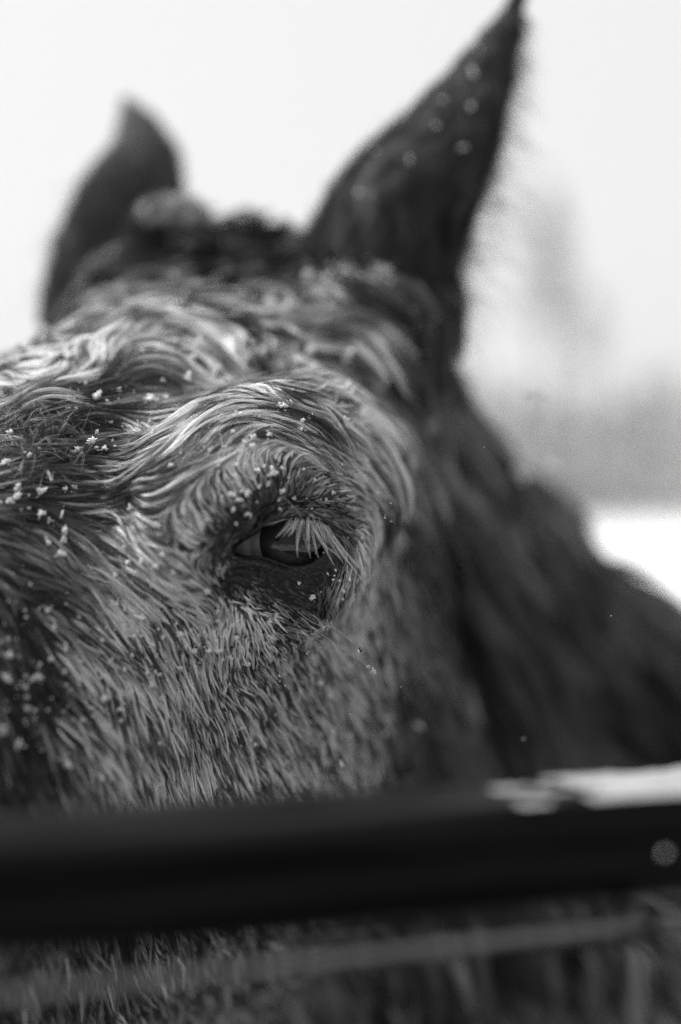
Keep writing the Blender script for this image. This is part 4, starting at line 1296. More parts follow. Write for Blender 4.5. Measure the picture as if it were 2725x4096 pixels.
def conifer(name, x, y, h, rad, bare, label, group, seed, frost=0.5, tiers=16):
    """trunk, drooping limbs and many small sprays, part of them under snow"""
    r = np.random.default_rng(seed)
    root = empty(name, (x, y, 0))
    tag(root, label, 'tree', group)
    n = 8
    V, F_ = [], []
    for i in range(7):
        z = h * i / 6
        w = max(0.012, 0.018 * h * (1 - i / 6.3))
        for k in range(n):
            t = 2 * math.pi * k / n
            V.append((w * math.cos(t) + 0.03 * math.sin(i), w * math.sin(t), z))
    for i in range(6):
        for k in range(n):
            F_.append((i * n + k, i * n + (k + 1) % n, (i + 1) * n + (k + 1) % n, (i + 1) * n + k))
    tube = []
    sp, sn = [], []
    for q in range(tiers * 7):
        u = (q // 7 + r.random()) / tiers
        z = h * (bare + (0.985 - bare) * u)
        L = rad * (1 - u) ** 0.5 * r.uniform(0.55, 1.1) + 0.1
        t = r.random() * 6.283
        dx, dy = math.cos(t), math.sin(t)
        b0 = len(V)
        for i in range(3):
            f = i / 2
            px_, py_, pz = dx * L * f, dy * L * f, z - L * 0.35 * f * f
            w = 0.07 * (1 - 0.8 * f)
            V += [(px_ - dy * w, py_ + dx * w, pz), (px_ + dy * w, py_ - dx * w, pz), (px_, py_, pz + w * 1.5)]
        for i in range(2):
            for k in range(3):
                F_.append((b0 + i * 3 + k, b0 + i * 3 + (k + 1) % 3, b0 + (i + 1) * 3 + (k + 1) % 3, b0 + (i + 1) * 3 + k))
        for s_ in range(11):
            f = r.uniform(0.15, 1.05)
            c = np.array([dx * L * f, dy * L * f, z - L * 0.35 * f * f]) + r.normal(0, 0.22 + 0.06 * L, 3)
            (sn if r.random() < frost else sp).append(c)
    trunk = mesh_obj('trunk', V, F_, barkm, root)

    def sprays(name, pts, mat, dz, size):
        V, F_ = [], []
        for c in pts:
            a = nrm(r.normal(0, 1, 3) * np.array([1, 1, 0.35])); b = nrm(np.cross(a, r.normal(0, 1, 3)))
            L = size * 2.2 * r.uniform(0.6, 1.4)
            i = len(V)
            c = c + np.array([0, 0, dz])
            V += [tuple(c - a * L), tuple(c + b * L * 0.4), tuple(c + a * L), tuple(c - b * L * 0.4 - np.array([0, 0, L * 0.2]))]
            F_.append((i, i + 1, i + 2, i + 3))
        o = mesh_obj(name, V, F_, mat, root, smooth=False)
        return o
    sprays('crown', sp, needm, 0, 0.26)['kind'] = 'stuff'
    if sn:
        sprays('snow_load', sn, frostm, 0.05, 0.24)['kind'] = 'stuff'
    return root


def at(px, d):
    return (px - 1362.5) / FPX * d


conifer('pine_tree', at(2190, 150), 150, 36.0, 2.7, 0.62, 'tall pine with a long bare trunk and narrow crown right of the near ear', 'far snowy trees', 5, 0.22, 20)
conifer('pine_tree', at(2345, 160), 160, 26.5, 3.4, 0.70, 'shorter pale pine close right of the tall bare-trunked pine', 'far snowy trees', 6, 0.55, 12)
ROW = [(1150, 5.4), (1330, 5.0), (1500, 5.6), (1680, 5.2), (1830, 6.3), (1950, 6.0), (2080, 5.7), (2200, 5.2), (2330, 5.5), (2460, 5.0), (2580, 6.0), (2700, 6.4), (2840, 5.6), (2990, 6.0), (3150, 5.4), (3320, 5.9), (960, 5.4), (780, 5.8), (560, 5.2), (330, 5.6)]
WORDS = {1830: 'snowy spruce at the row\'s left end just clear of the neck', 1950: 'second snowy spruce in the far row behind the neck', 2080: 'third snowy spruce in the far row behind the big falling flake',
         2200: 'snowy spruce in the far row below the tall pine', 2330: 'snowy spruce in the far row just right of the tall pine', 2460: 'lowest snowy spruce in the far row, right of the tall pine',
         2580: 'dark snowy spruce near the right edge of the picture', 2700: 'tallest snowy spruce of the far row at the right picture edge'}
for i, (px, h) in enumerate(ROW):
    d = 136 + 2.4 * (i * 37 % 11)
    lab = WORDS.get(px, 'snowy spruce in the far row, hidden behind the horse or past the picture edge')
    conifer('spruce_tree', at(px, d), d, h * 1.06 * d / 60, 4.2, 0.04, lab, 'far snowy trees', 40 + i, 0.34 if px != 2580 else 0.2, 11)

# ------------------------------------------------------------------ the fence: a wet dark rail, wires below it, posts beyond the picture
FS = 0.92
RL = np.array([(0 - 1362.5) / FPX * 0.31, 0.31]) * FS
RR = np.array([(2725 - 1362.5) / FPX * 0.36, 0.36]) * FS
RD = (RR - RL) / np.linalg.norm(RR - RL)
RN = np.array([-RD[1], RD[0]])
MID = (RL + RR) / 2


def FPt(s, depth, z):           # along the rail, behind its front face, height
    p = MID + RD * s + RN * depth
    return np.array([p[0], p[1], CZ + z])


woodm, t_, b_ = mat_new('wet black timber', 0.012, 0.34, 0.07)
tcn = t_.nodes.new('ShaderNodeTexCoord')
mp = t_.nodes.new('ShaderNodeMapping')
mp.inputs['Rotation'].default_value = (0, 0, -math.atan2(RD[1], RD[0]))
mp2 = t_.nodes.new('ShaderNodeMapping'); mp2.inputs['Scale'].default_value = (2.5, 50, 110)
n1 = t_.nodes.new('ShaderNodeTexNoise'); n1.inputs['Scale'].default_value = 1.0; n1.inputs['Detail'].default_value = 4; n1.inputs['Roughness'].default_value = 0.5
t_.links.new(tcn.outputs['Object'], mp.inputs[0]); t_.links.new(mp.outputs[0], mp2.inputs[0]); t_.links.new(mp2.outputs[0], n1.inputs['Vector'])
cr = t_.nodes.new('ShaderNodeValToRGB')
cr.color_ramp.elements[0].position = 0.52; cr.color_ramp.elements[0].color = (0.0010, 0.0010, 0.0010, 1); cr.color_ramp.elements[1].position = 0.74; cr.color_ramp.elements[1].color = (0.022, 0.022, 0.022, 1)  # worn grain streaks, with wet highlights put into their colour
t_.links.new(n1.outputs[0], cr.inputs[0]); t_.links.new(cr.outputs[0], b_.inputs['Base Color'])
bp = t_.nodes.new('ShaderNodeBump'); bp.inputs['Strength'].default_value = 1.0; bp.inputs['Distance'].default_value = 0.004
t_.links.new(n1.outputs[0], bp.inputs['Height']); t_.links.new(bp.outputs[0], b_.inputs['Normal'])
wirem, _, b_ = mat_new('galvanised wire', 0.15, 0.5, 0.5); b_.inputs['Metallic'].default_value = 0.6

fence = empty('fence', (MID[0], MID[1], 0))
tag(fence, 'dark wet timber fence rail with wire mesh below, in front of the horse', 'fence')


def own(o, p=fence):
    o.parent = p
    o.matrix_parent_inverse = Matrix.Translation(Vector((-MID[0], -MID[1], 0)))
    return o


ZT, ZB, TH = -0.0675, -0.0905, 0.036
prof = []
for (dd, zz) in ((0.003, ZT), (0.012, ZT + 0.0006), (0.024, ZT + 0.0005), (TH - 0.004, ZT), (TH, ZT - 0.004), (TH, ZB + 0.003), (TH - 0.004, ZB), (0.004, ZB), (0, ZB + 0.004), (-0.0006, ZB + 0.0085), (0.0008, ZB + 0.012), (-0.0004, ZB + 0.016), (0.0003, ZT - 0.004)):
    prof.append((dd, zz))
NS = 120
V, F_ = [], []
for i in range(NS + 1):
    s = -1.05 + 2.1 * i / NS
    for j, (dd, zz) in enumerate(prof):
        w1 = 0.0006 * math.sin(s * 37 + j) + 0.0005 * math.sin(s * 83 + 2.1 * j)
        V.append(FPt(s, dd + w1, zz + 0.0007 * math.sin(s * 29 + j * 0.7)))
m = len(prof)
for i in range(NS):
    for j in range(m):
        F_.append((i * m + j, i * m + (j + 1) % m, (i + 1) * m + (j + 1) % m, (i + 1) * m + j))
F_.append(tuple(range(m))); F_.append(tuple(NS * m + j for j in reversed(range(m))))
own(mesh_obj('rail', V, F_, woodm))


def tube(pts, r, n=10):
    pts = np.asarray(pts, float)
    tg = nrm(np.gradient(pts, axis=0))
    V, F_ = [], []
    for i, p in enumerate(pts):
        a = nrm(np.cross(tg[i], [0.3, 0.8, 0.52])); b = np.cross(tg[i], a)
        rr = r[i] if np.ndim(r) else r
        for k in range(n):
            t = 2 * math.pi * k / n
            V.append(p + rr * (math.cos(t) * a + math.sin(t) * b))
    for i in range(len(pts) - 1):
        for k in range(n):
            F_.append((i * n + k, i * n + (k + 1) % n, (i + 1) * n + (k + 1) % n, (i + 1) * n + k))
    F_.append(tuple(reversed(range(n)))); F_.append(tuple((len(pts) - 1) * n + k for k in range(n)))
    return V, F_


ZW = -0.1047 * FS
for q, z in enumerate((ZW, ZW - 0.10, ZW - 0.22, ZW - 0.36, ZW - 0.52, ZW - 0.70, ZW - 0.90)):
    pts = [FPt(s, 0.001 + 0.0008 * math.sin(s * 9 + q), z + 0.0008 * math.sin(s * 14 + q * 2)) for s in np.linspace(-1.05, 1.05, 80)]
    own(mesh_obj('wire', *tube(pts, 0.0014), wirem))
SV = None
sx = np.linspace(-0.3, 0.3, 2000)
pxs = np.array([to_px(FPt(s, 0.004, -0.1))[0] for s in sx])
SV = float(np.interp(2560, pxs, sx))
for k in range(-5, 5):
    s = SV + 0.2 * k
    if abs(s) < 1.0:
        pts = [FPt(s + 0.0010 * math.sin(z * 20), 0.0045, z) for z in np.linspace(-1.03, ZW + 0.004, 60)]
        own(mesh_obj('wire', *tube(pts, 0.0018), wirem))
        pts = [FPt(s - 0.0030 + 0.0045 * math.cos(t), 0.0022 + 0.0042 * math.sin(t) - 0.001, ZW + 0.0012 * (t - 5)) for t in np.linspace(0, 10, 40)]
        own(mesh_obj('wire_knot', *tube(pts, 0.0011), woodm))
for s in (-0.96, 0.96):
    V, F_ = [], []
    for z, g in ((-CZ - 0.3, 0.045), (ZT - 0.03, 0.045), (ZT + 0.06, 0.043), (ZT + 0.075, 0.036)):
        for (a, b) in ((-1, -1), (1, -1), (1, 1), (-1, 1)):
            V.append(FPt(s + a * g, 0.0368 + 0.045 + b * g * 0.98, z))
    for i in range(3):
        for k in range(4):
            F_.append((i * 4 + k, i * 4 + (k + 1) % 4, (i + 1) * 4 + (k + 1) % 4, (i + 1) * 4 + k))
    F_.append((12, 13, 14, 15))
    own(mesh_obj('post', V, F_, woodm, smooth=False))

# snow lying on the right half of the rail: whole at the right, broken into slush towards its left end
slushm, t_, b_ = mat_new('wet slush', 0.55, 0.5, 0.4)
n1 = t_.nodes.new('ShaderNodeTexNoise'); n1.inputs['Scale'].default_value = 240; n1.inputs['Detail'].default_value = 6
tcn = t_.nodes.new('ShaderNodeTexCoord'); t_.links.new(tcn.outputs['Object'], n1.inputs['Vector'])
cr = t_.nodes.new('ShaderNodeValToRGB')
cr.color_ramp.elements[0].color = (0.16, 0.16, 0.16, 1); cr.color_ramp.elements[1].color = (0.36, 0.36, 0.36, 1)
t_.links.new(n1.outputs[0], cr.inputs[0]); t_.links.new(cr.outputs[0], b_.inputs['Base Color'])
V, F_ = [], []
ns, nw = 260, 14
s0 = float(np.interp(1965, np.array([to_px(FPt(s, 0.02, ZT))[0] for s in sx]), sx))
for i in range(ns + 1):
    s = s0 + (1.04 - s0) * (i / ns) ** 2.0
    for j in range(nw + 1):
        f = j / nw
        p = np.array([[s * 1.0, f * 0.05, 0.0]])
        hgt = 0.0010 + 0.0009 * noise3(p, 0.020, 4)[0] + 0.0004 * noise3(p, 0.006, 5)[0]
        hgt *= min(1, (s - s0) / 0.03 + 0.4) * max(0.0, math.sin(math.pi * f)) ** 0.35
        V.append(FPt(s, 0.0035 + (TH - 0.0075) * f + 0.0008 * noise3(p, 0.03, 6)[0], ZT + 0.0010 + hgt))
for i in range(ns):
    s = s0 + (1.04 - s0) * ((i + .5) / ns) ** 2.0
    for j in range(nw):
        a = i * (nw + 1) + j
        p = np.array([[s * 0.5, (j + .5) / nw * 0.036, 0.0]])
        cover = (s - s0) / 0.022 - 0.35 + 0.6 * noise3(p, 0.012, 8)[0] - 0.5 * abs((j + .5) / nw - 0.45)
        if cover > 0:
            F_.append((a, a + 1, a + nw + 2, a + nw + 1))
railsnow = mesh_obj('rail_snow', V, F_, slushm)
tag(railsnow, 'thin white strip of snow on the right half of the rail top', 'snow')
# ------------------------------------------------------------------ snow crumbs, drops and falling flakes
crumbm, t_, b_ = mat_new('fresh snow', 0.93, 0.6, 0.3)
tl = t_.nodes.new('ShaderNodeBsdfTranslucent'); tl.inputs['Color'].default_value = (0.93, 0.93, 0.93, 1)
mx = t_.nodes.new('ShaderNodeMixShader'); mx.inputs[0].default_value = 0.42
t_.links.new(b_.outputs[0], mx.inputs[1]); t_.links.new(tl.outputs[0], mx.inputs[2]); t_.links.new(mx.outputs[0], t_.nodes['Material Output'].inputs['Surface'])
dropm = bpy.data.materials.new('water drop'); dropm.use_nodes = True
t_ = dropm.node_tree; t_.nodes.clear()
o_ = t_.nodes.new('ShaderNodeOutputMaterial'); g_ = t_.nodes.new('ShaderNodeBsdfGlass'); g_.inputs['IOR'].default_value = 1.33
t_.links.new(g_.outputs[0], o_.inputs['Surface'])


def clump_geo(seed, n=5, sub=1):
    """a ragged snow crumb: overlapping thin crystals and grains, about 1 unit in radius"""
    r = np.random.default_rng(seed)
    V, F_ = [], []
    for k in range(n):
        c = r.normal(0, 0.40, 3) if k else np.zeros(3)
        a = nrm(r.normal(0, 1, 3)); b = nrm(np.cross(a, r.normal(0, 1, 3))); cc = np.cross(a, b)
        L = r.uniform(0.3, 0.75); w = L * r.uniform(0.35, 0.8); t = w * r.uniform(0.5, 1.0)
        o = len(V)
        ring = 5
        V.append(c - a * L)
        for q in range(ring):
            th = 6.283 * q / ring
            V.append(c + a * L * r.uniform(-0.35, 0.35) + (b * w * math.cos(th) + cc * t * math.sin(th)) * r.uniform(0.6, 1.25))
        V.append(c + a * L)
        for q in range(ring):
            q2 = (q + 1) % ring
            F_.append((o, o + 1 + q2, o + 1 + q)); F_.append((o + 6, o + 1 + q, o + 1 + q2))
    return np.array(V), F_


GEO = [clump_geo(s, 15 + s % 6) for s in range(8)]
CMESH = []; FMESH = []
for i, (V, F_) in enumerate(GEO + [clump_geo(90 + s, 4, 1) for s in range(8)]):
    me = bpy.data.meshes.new('snow_crumb')
    me.from_pydata([tuple(v) for v in V], [], F_)
    me.polygons.foreach_set('use_smooth', [True] * len(me.polygons))
    me.materials.append(crumbm)
    (CMESH if i < 8 else FMESH).append(me)


def crumb(px, py, r_px, label, asp=1.0, tilt=0.0, lift=0.0022, k=0, group='snow crumbs caught in the coat', d=None, name='snow_crumb', cat='snow'):
    h = hit(px, py) if d is None else PX(px, py, d)
    if h is None:
        h = PX(px, py, 0.62)
    v = nrm(np.array([0, 0, CZ]) - h)
    if d is None:
        lift = coat(h[None])[0, 4] / 1000 * 1.25 + 0.0018
    p = h + (v * lift if d is None else 0)
    s = r_px * p[1] / FPX * 0.74
    o = bpy.data.objects.new(name, (FMESH if name == 'snowflake' else CMESH)[k % 8])
    COL.objects.link(o)
    o.location = p
    o.rotation_euler = (0, math.radians(tilt), 0)
    o.scale = (s * asp, s, s)
    tag(o, label, cat, group)
    return o


BITS = [
    (930, 1978, 14, 1.6, 40, 'left end of the curved snow crumb on the brow above the inner eye corner'), (962, 1998, 13, 1.8, 0, 'middle of the curved snow crumb on the brow above the inner eye corner'), (992, 1972, 13, 1.5, -55, 'right end of the curved snow crumb on the brow above the inner eye corner'),
    (933, 2040, 14, 0.7, 0, 'small upright snow crumb left of the upper eyelid'), (992, 2057, 10, 2.2, 5, 'flat snow sliver on the crease above the inner eye corner'),
    (1030, 1880, 20, 1, 0, 'pale snow crumb in the brow tuft above the eye'), (1090, 1890, 26, 1, 0, 'largest snow crumb in the brow tuft above the eye'), (1216, 1874, 15, 1, 0, 'star-shaped snow crumb at the right of the brow tuft'), (1130, 1965, 18, 1.0, 0, 'snow crumb on the brow just above the lid crease'),
    (622, 1738, 34, 1, 0, 'large ragged snow crumb in the brow waves'), (308, 1805, 28, 1.3, 0, 'broad snow crumb right of the forehead whorl'), (365, 1765, 22, 1.5, 0, 'snow crumb at the start of the brow waves'), (418, 1792, 14, 1.4, 20, 'small snow crumb among the brow waves, right of the whorl'),
    (200, 1905, 17, 2.2, 62, 'slanting snow sliver below the forehead whorl'), (165, 1968, 18, 2.0, -35, 'snow sliver lying left below the whorl'), (248, 2052, 15, 2.4, -70, 'top of the upright ice sliver on the nose side'), (258, 2142, 22, 2.6, -78, 'long upright ice sliver on the nose side'), (252, 2212, 24, 1.4, 0, 'snow crumb under the upright ice sliver'),
    (75, 1942, 14, 1, 0, 'round snow crumb at the left picture edge below the whorl'), (70, 1985, 22, 1.2, 0, 'snow crumb at the left picture edge near the dark lock'), (165, 2055, 18, 1.5, -20, 'snow crumb left of the upright ice sliver'), (262, 1955, 18, 1, 0, 'snow crumb on the dark lock below the whorl'), (520, 2030, 15, 1, 0, 'small snow crumb on the lower brow waves'),
    (45, 1725, 30, 1, 0, 'snow crumb at the left edge on the whorl'), (35, 1755, 18, 1, 0, 'smaller snow crumb under the left-edge whorl crumb'), (148, 1718, 14, 1, 0, 'icy crumb on top of the whorl'), (25, 1850, 22, 1, 0, 'snow crumb at the lower left of the whorl'), (118, 1822, 16, 1, 0, 'star-shaped crumb in the middle of the whorl'),
    (600, 1596, 24, 2.0, 0, 'broad snow patch on the dark lock across the forehead'), (660, 1588, 24, 1.1, 0, 'snow patch right on the dark lock across the forehead'), (745, 1515, 30, 1.3, 40, 'snow crumb on the curls above the dark lock'), (893, 1570, 26, 1, 0, 'bright snow crumb at the crest of the brow waves'), (905, 1530, 36, 1, 0, 'soft snow crumb above the crest of the brow waves'), (808, 1513, 12, 2.0, -8, 'small snow stick between the forehead curls'),
    (1130, 1628, 26, 1.1, 30, 'snow crumb where the brow waves end'), (1210, 1683, 14, 1.2, 10, 'snow bead on the tip of the longest brow lock'), (1155, 1615, 20, 1.5, 50, 'small crumb above the end of the brow waves'),
    (700, 1360, 22, 0.8, 0, 'bright snow crumb on the forehead curls'), (800, 1370, 26, 1, 0, 'snow crumb on the right forehead curls'), (775, 1425, 32, 1, 0, 'larger snow crumb below the right forehead curls'), (945, 1352, 26, 1, 0, 'soft snow crumb on the temple'), (1130, 1295, 22, 0.6, 0, 'upright oblong snow crumb between ear and brow'), (1080, 1310, 32, 1.5, 20, 'wide snow crumb left of the oblong one'),
    (1228, 1108, 36, 1, 0, 'largest snow crumb below the near ear'), (1322, 1032, 34, 1.2, 0, 'snow crumb at the root of the near ear'), (618, 1160, 36, 1.1, 0, 'round snow crumb below the far ear tuft'), (870, 1125, 24, 1, 0, 'blurred snow crumb on the poll'), (1040, 1122, 22, 1, 0, 'blurred snow crumb on the poll right of the forelock'), (870, 1185, 20, 1.2, 0, 'lower blurred snow crumb on the poll'), (440, 1075, 22, 1, 0, 'blurred snow crumb on the dark hair before the far ear'), (945, 1260, 20, 0.8, 30, 'snow crumb above the temple'), (1240, 1405, 34, 1, 0, 'snow crumb between brow and near ear'), (1150, 1225, 24, 1.0, 0, 'snow crumb under the ear-root crumb'),
    (1515, 1545, 18, 0.7, -10, 'oblong snow bead on the temple lock'), (1560, 1670, 18, 0.7, -30, 'second oblong snow bead lower on the temple lock'), (1390, 1710, 13, 1, 0, 'snow bead on the temple hair'), (1467, 1840, 15, 1, 0, 'snow bead on the lower temple hair'),
    (500, 2185, 12, 1, 0, 'snow crumb beside the nose, high on the cheek'), (513, 2252, 18, 0.8, 0, 'upright snow crumb on the upper cheek'), (567, 2245, 18, 1, 0, 'snow crumb right of the upright cheek crumb'), (625, 2265, 20, 0.9, 40, 'snow crumb left of the inner eye corner'), (650, 2218, 16, 1, 0, 'snow crumb up left of the inner eye corner'), (692, 2290, 15, 1, 0, 'snow crumb below left of the inner eye corner'),
    (570, 2465, 34, 1.6, 15, 'broad white snow crumb on the cheek'), (455, 2415, 24, 1, 40, 'ring-like snow crumb on the left cheek'), (613, 2577, 20, 1, 0, 'bright round snow crumb on the middle of the cheek'), (780, 2605, 15, 1, 0, 'snow crumb on the cheek under the inner eye corner'), (215, 2507, 13, 1, 0, 'snow bead on the dark left cheek'), (480, 2838, 12, 2.0, 0, 'flat snow crumb low on the cheek'), (530, 2766, 13, 1, 0, 'snow bead low on the cheek'), (605, 2742, 16, 1, 0, 'snow crumb right of the low cheek bead'), (640, 2970, 18, 0.7, 0, 'upright snow crumb just above the rail'),
    (985, 2655, 20, 1.3, 40, 'snow crumb on the cheek below the eye'), (948, 2548, 16, 1.2, -20, 'snow crumb on the pale patch below the eye'), (905, 2752, 18, 2.0, -65, 'slanting snow crumb on the middle cheek'), (1105, 2464, 17, 0.7, 0, 'upright snow crumb on the dark fold below the eye'), (1078, 2486, 13, 1, 0, 'small crumb left of the upright one below the eye'), (870, 2485, 14, 1, 0, 'crumb at the left of the pale patch below the eye'), (778, 2605, 12, 1, 0, 'tiny crumb on the left cheek under the eye'),
    (1282, 2728, 34, 1.0, 0, 'soft snow crumb where the cheek turns away'), (1318, 2782, 22, 1.0, 0, 'smaller snow crumb below the one where the cheek turns'), (973, 2910, 12, 2.0, -15, 'small snow stick on the lower cheek'), (640, 2700, 13, 1, 0, 'bead-sized crumb on the middle cheek'),
]
for i, (x, y, r_, asp, tilt, lab) in enumerate(BITS):
    crumb(x, y, r_, lab, asp, tilt, k=i)
# crumbs on the near ear: on the shell itself
ear_bvh = BVHTree.FromPolygons([tuple(v) for v in EARS[0][3]], EARS[0][4])
EARB = [(1885, 425, 34, 'brightest snow crumb on the back of the near ear'), (1770, 400, 26, 'snow crumb left of the brightest on the near ear'), (1893, 290, 30, 'upper snow crumb on the near ear'), (1745, 500, 24, 'snow crumb on the middle of the near ear'), (1500, 605, 22, 'snow crumb at the inner rim of the near ear'), (1850, 590, 22, 'snow crumb on the right side of the near ear'), (1430, 770, 34, 'pale snow crumb low on the inner rim of the near ear'), (1920, 200, 18, 'snow crumb near the tip of the near ear'), (1640, 640, 20, 'lower snow crumb on the back of the near ear')]
for i, (x, y, r_, lab) in enumerate(EARB):
    d = Vector(((x - 1362.5) / FPX, 1, -(y - 2048) / FPX)).normalized()
    h = ear_bvh.ray_cast(CAMP, d)
    if h[0] is not None:
        crumb(x, y, r_ * 0.5, lab, 1.0 + 0.9 * (i % 3), 35 * i, k=i + 3, d=h[0][1] - 0.003, group='snow crumbs on the near ear')
# snow on the tuft before the far ear
for i, (x, y, r_, lab) in enumerate([(575, 830, 40, 'snow crumb left in the pale tuft before the far ear'), (650, 800, 34, 'snow crumb on top of the pale tuft before the far ear'), (690, 880, 38, 'snow crumb low in the pale tuft before the far ear')]):
    crumb(x, y, r_ * 0.6, lab, 1.3, -30, k=i, d=0.655, group='snow on the tuft before the far ear')
# flakes in the air
for i, (x, y, r_, d, asp, lab) in enumerate([(2160, 1575, 58, 0.63, 1, 'largest falling snowflake, out of focus right of the near ear'), (2222, 1872, 48, 0.66, 1, 'blurred falling snowflake above the neck'), (2085, 1905, 44, 0.70, 1.2, 'faint blurred flake just over the neck edge'), (2095, 2955, 12, 0.50, 1, 'falling snowflake before the dark neck above the rail'), (1366, 3060, 24, 0.425, 1.4, 'bright oval snowflake falling just above the rail'), (1420, 3150, 16, 0.42, 1, 'faint flake falling close over the rail'),
                                               (1540, 2070, 11, 0.462, 1, 'bright flake in the air right of the eye'), (1562, 2085, 9, 0.464, 1, 'smaller flake close beside the bright one right of the eye'), (1508, 1970, 7, 0.458, 1, 'small flake in the air below the temple locks'), (1562, 2012, 7, 0.46, 1, 'tiny flake above the bright one right of the eye'), (1937, 1788, 5, 0.456, 0.6, 'tiny sharp flake before the neck edge'), (2445, 2463, 5, 0.455, 1.6, 'tiny sharp flake low before the neck'), (195, 515, 6, 0.46, 0.6, 'lone speck of snow in the sky left of the far ear'), (1392, 2150, 8, 0.458, 1, 'flake hanging beside the outer lashes')]):
    crumb(x, y, r_, lab, asp, 20 * i, k=i, d=d, name='snowflake', cat='snowflake', group='falling snowflakes')
for i, (x, y, r_, d, lab) in enumerate([(2660, 3412, 19, 0.322, 'snow speck at the right end of the rail front')]):
    crumb(x, y, r_, lab, k=i, d=d, name='snow_speck', cat='snow', group=None)

# fine crumbs nobody could count
V, F_ = [], []
crng = np.random.default_rng(8)
xx = crng.random(1900) * 1750; yy = 900 + crng.random(1900) * 2250
for x, y in zip(xx, yy):
    if sd_poly(np.array([x]), np.array([y]), LID)[0] < 40:
        continue
    h = hit(x, y)
    if h is None or h[1] > 0.72:
        continue
    keep = noise3(h[None], 0.06, 12)[0] + crng.normal(0, .6) > 0.0
    if not keep:
        continue
    gv, gf = GEO[crng.integers(0, 8)]
    s = crng.lognormal(-0.45, 0.6) * 0.0007 * (h[1] / 0.455)
    v = nrm(np.array([0, 0, CZ]) - h)
    p = h + v * (coat(h[None])[0, 4] / 1000 * crng.uniform(0.7, 1.5) + 0.0012)
    o = len(V)
    rot = np.array(Matrix.Rotation(crng.random() * 6.28, 3, Vector(nrm(crng.normal(0, 1, 3)))))
    V += list(gv @ rot.T * s + p); F_ += [tuple(i + o for i in f) for f in gf]
fc = mesh_obj('snow_dust', V, F_, crumbm)
fc['label'] = 'fine snow crumbs scattered through the wet coat'
fc['category'] = 'snow'
fc['kind'] = 'stuff'

# drops on whiskers, lashes and brow
bm = bmesh.new(); bmesh.ops.create_icosphere(bm, subdivisions=3, radius=1)
dme = bpy.data.meshes.new('water_drop'); bm.to_mesh(dme); bm.free()
dme.polygons.foreach_set('use_smooth', [True] * len(dme.polygons)); dme.materials.append(dropm)


def drop(p, r, label):
    o = bpy.data.objects.new('water_drop', dme)
    COL.objects.link(o)
    o.location = p; o.scale = (r, r, r * 1.08)
    tag(o, label, 'water drop', 'water drops on hairs')


def on_whisker(i, x):
    w = np.array(WPTS[i]); xs = np.array([to_px(p)[0] for p in w])
    return np.array([np.interp(x, xs, w[:, k]) for k in range(3)])


for i, x, r_, lab in [(0, 1340, 6.5, 'clear drop in the middle of the longest whisker below the eye'), (0, 1262, 4, 'tiny drop near the root of the longest whisker'), (0, 1372, 4, 'small drop right of the middle of the longest whisker'), (0, 1422, 3, 'tiny drop on the outer half of the longest whisker'), (0, 1566, 3.5, 'tiny drop near the end of the longest whisker'), (0, 1604, 3.5, 'last drop at the tip of the longest whisker'),
                      (1, 1184, 7, 'drop on the lower whisker close under the eye'), (1, 1241, 7, 'clear drop in the middle of the lower whisker'), (1, 1262, 5, 'small drop next on the lower whisker'), (1, 1286, 5, 'small drop near the end of the lower whisker'), (2, 1302, 8, 'drop at the bend of the short upper whisker'), (2, 1314, 5, 'small drop at the end of the short upper whisker'), (3, 1442, 10, 'big frozen drop near the end of the upper long whisker')]:
    drop(on_whisker(i, x), r_ * 0.455 / FPX, lab)
for i, x, r_, lab in [(0, 1473, 10, 'ice crystal on the longest whisker, inner one'), (0, 1492, 14, 'ice crystal on the longest whisker, middle one'), (0, 1502, 9, 'ice crystal on the longest whisker, outer one'), (3, 1446, 9, 'ice grain stuck to the big drop on the upper whisker')]:
    p = on_whisker(i, x); q = to_px(p)
    crumb(q[0], q[1], r_, lab, k=i + int(r_), d=p[1], name='ice_crystal', cat='ice', group='ice on the whiskers')
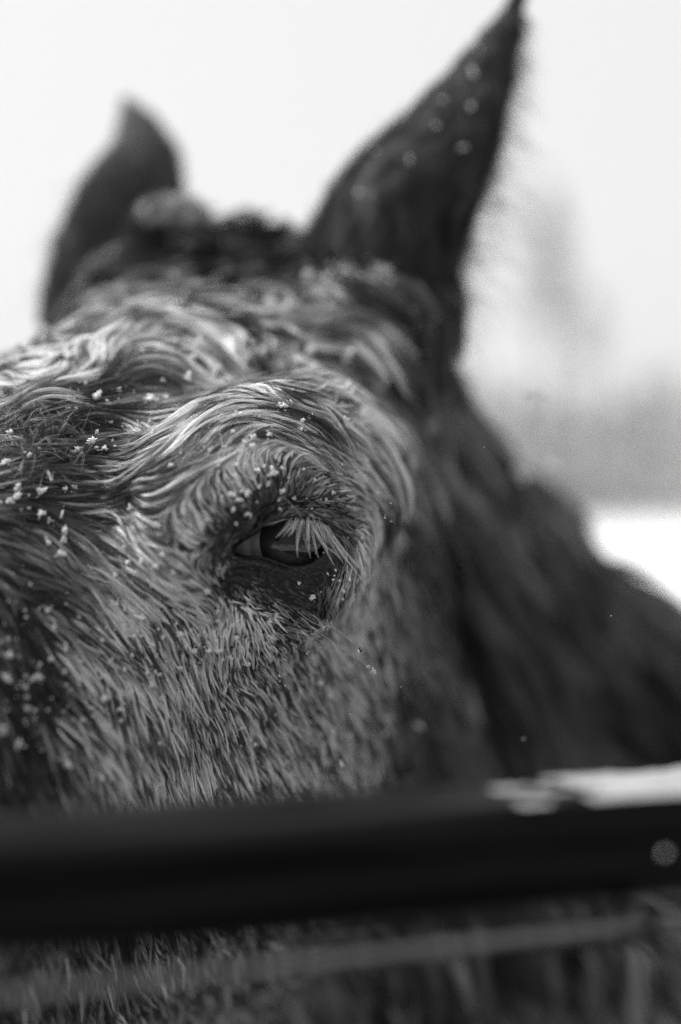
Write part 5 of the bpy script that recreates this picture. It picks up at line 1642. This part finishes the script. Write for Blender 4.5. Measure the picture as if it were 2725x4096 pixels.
for (x, y, r_, d, lab) in [(1170, 1768, 12, 0.447, 'round clear drop in the brow hair above the eye'), (1218, 1922, 6, 0.4465, 'clear drop in the short fur above the lid'), (1264, 2086, 6, 0.4465, 'clear drop on the upper lid margin'), (1158, 2062, 3, 0.447, 'tiny drop on the upper lid'), (1221, 2141, 5, 0.443, 'drop on a middle eyelash'), (1153, 2135, 5, 0.443, 'drop at the tip of an inner eyelash'), (1266, 2212, 5, 0.440, 'drop low on a middle eyelash'), (1374, 1856, 6, 0.450, 'drop on a dark temple lock'), (1296, 2210, 4, 0.441, 'drop where two outer eyelashes cross'),
                           (1125, 2700, 10, 0.449, 'drop on the cheek fur below the whiskers'), (1120, 2724, 5, 0.449, 'small drop under the cheek drop'), (1147, 2741, 8, 0.449, 'second drop on the cheek fur below the whiskers'), (1160, 2753, 4, 0.449, 'tiny drop beside the second cheek drop'), (1210, 2760, 7, 0.452, 'drop on the cheek fur to the right'), (1208, 2838, 5, 0.452, 'drop hanging low on the cheek'), (1408, 2852, 7, 0.462, 'drop in the air by the cheek edge'), (1232, 2612, 7, 0.452, 'pair drop on the cheek, larger one'), (1236, 2605, 4, 0.451, 'pair drop on the cheek, smaller one'), (1182, 2592, 7, 0.450, 'milky drop on the cheek under the whiskers')]:
    drop(PX(x, y, d), r_ * d / FPX, lab)
print('done', round(time.time() - T0, 1))

# ------------------------------------------------------------------ the air: falling snow and mist between here and the trees
hazem = bpy.data.materials.new('snowy air'); hazem.use_nodes = True
t_ = hazem.node_tree; t_.nodes.clear()
o_ = t_.nodes.new('ShaderNodeOutputMaterial'); pv = t_.nodes.new('ShaderNodeVolumePrincipled')
pv.inputs['Color'].default_value = (0.95, 0.95, 0.95, 1); pv.inputs['Density'].default_value = 0.0016; pv.inputs['Anisotropy'].default_value = 0.2
t_.links.new(pv.outputs[0], o_.inputs['Volume'])
x0, x1, y0, y1, z0, z1 = -150, 190, -40, 200, -1.0, 42.0
V = [(x, y, z) for z in (z0, z1) for (x, y) in ((x0, y0), (x1, y0), (x1, y1), (x0, y1))]
hz = mesh_obj('haze', V, [(3, 2, 1, 0), (4, 5, 6, 7), (0, 1, 5, 4), (1, 2, 6, 5), (2, 3, 7, 6), (3, 0, 4, 7)], hazem, smooth=False)
hz['kind'] = 'stuff'
hz['label'] = 'pale snowy air that greys the far trees'
hz['category'] = 'haze'
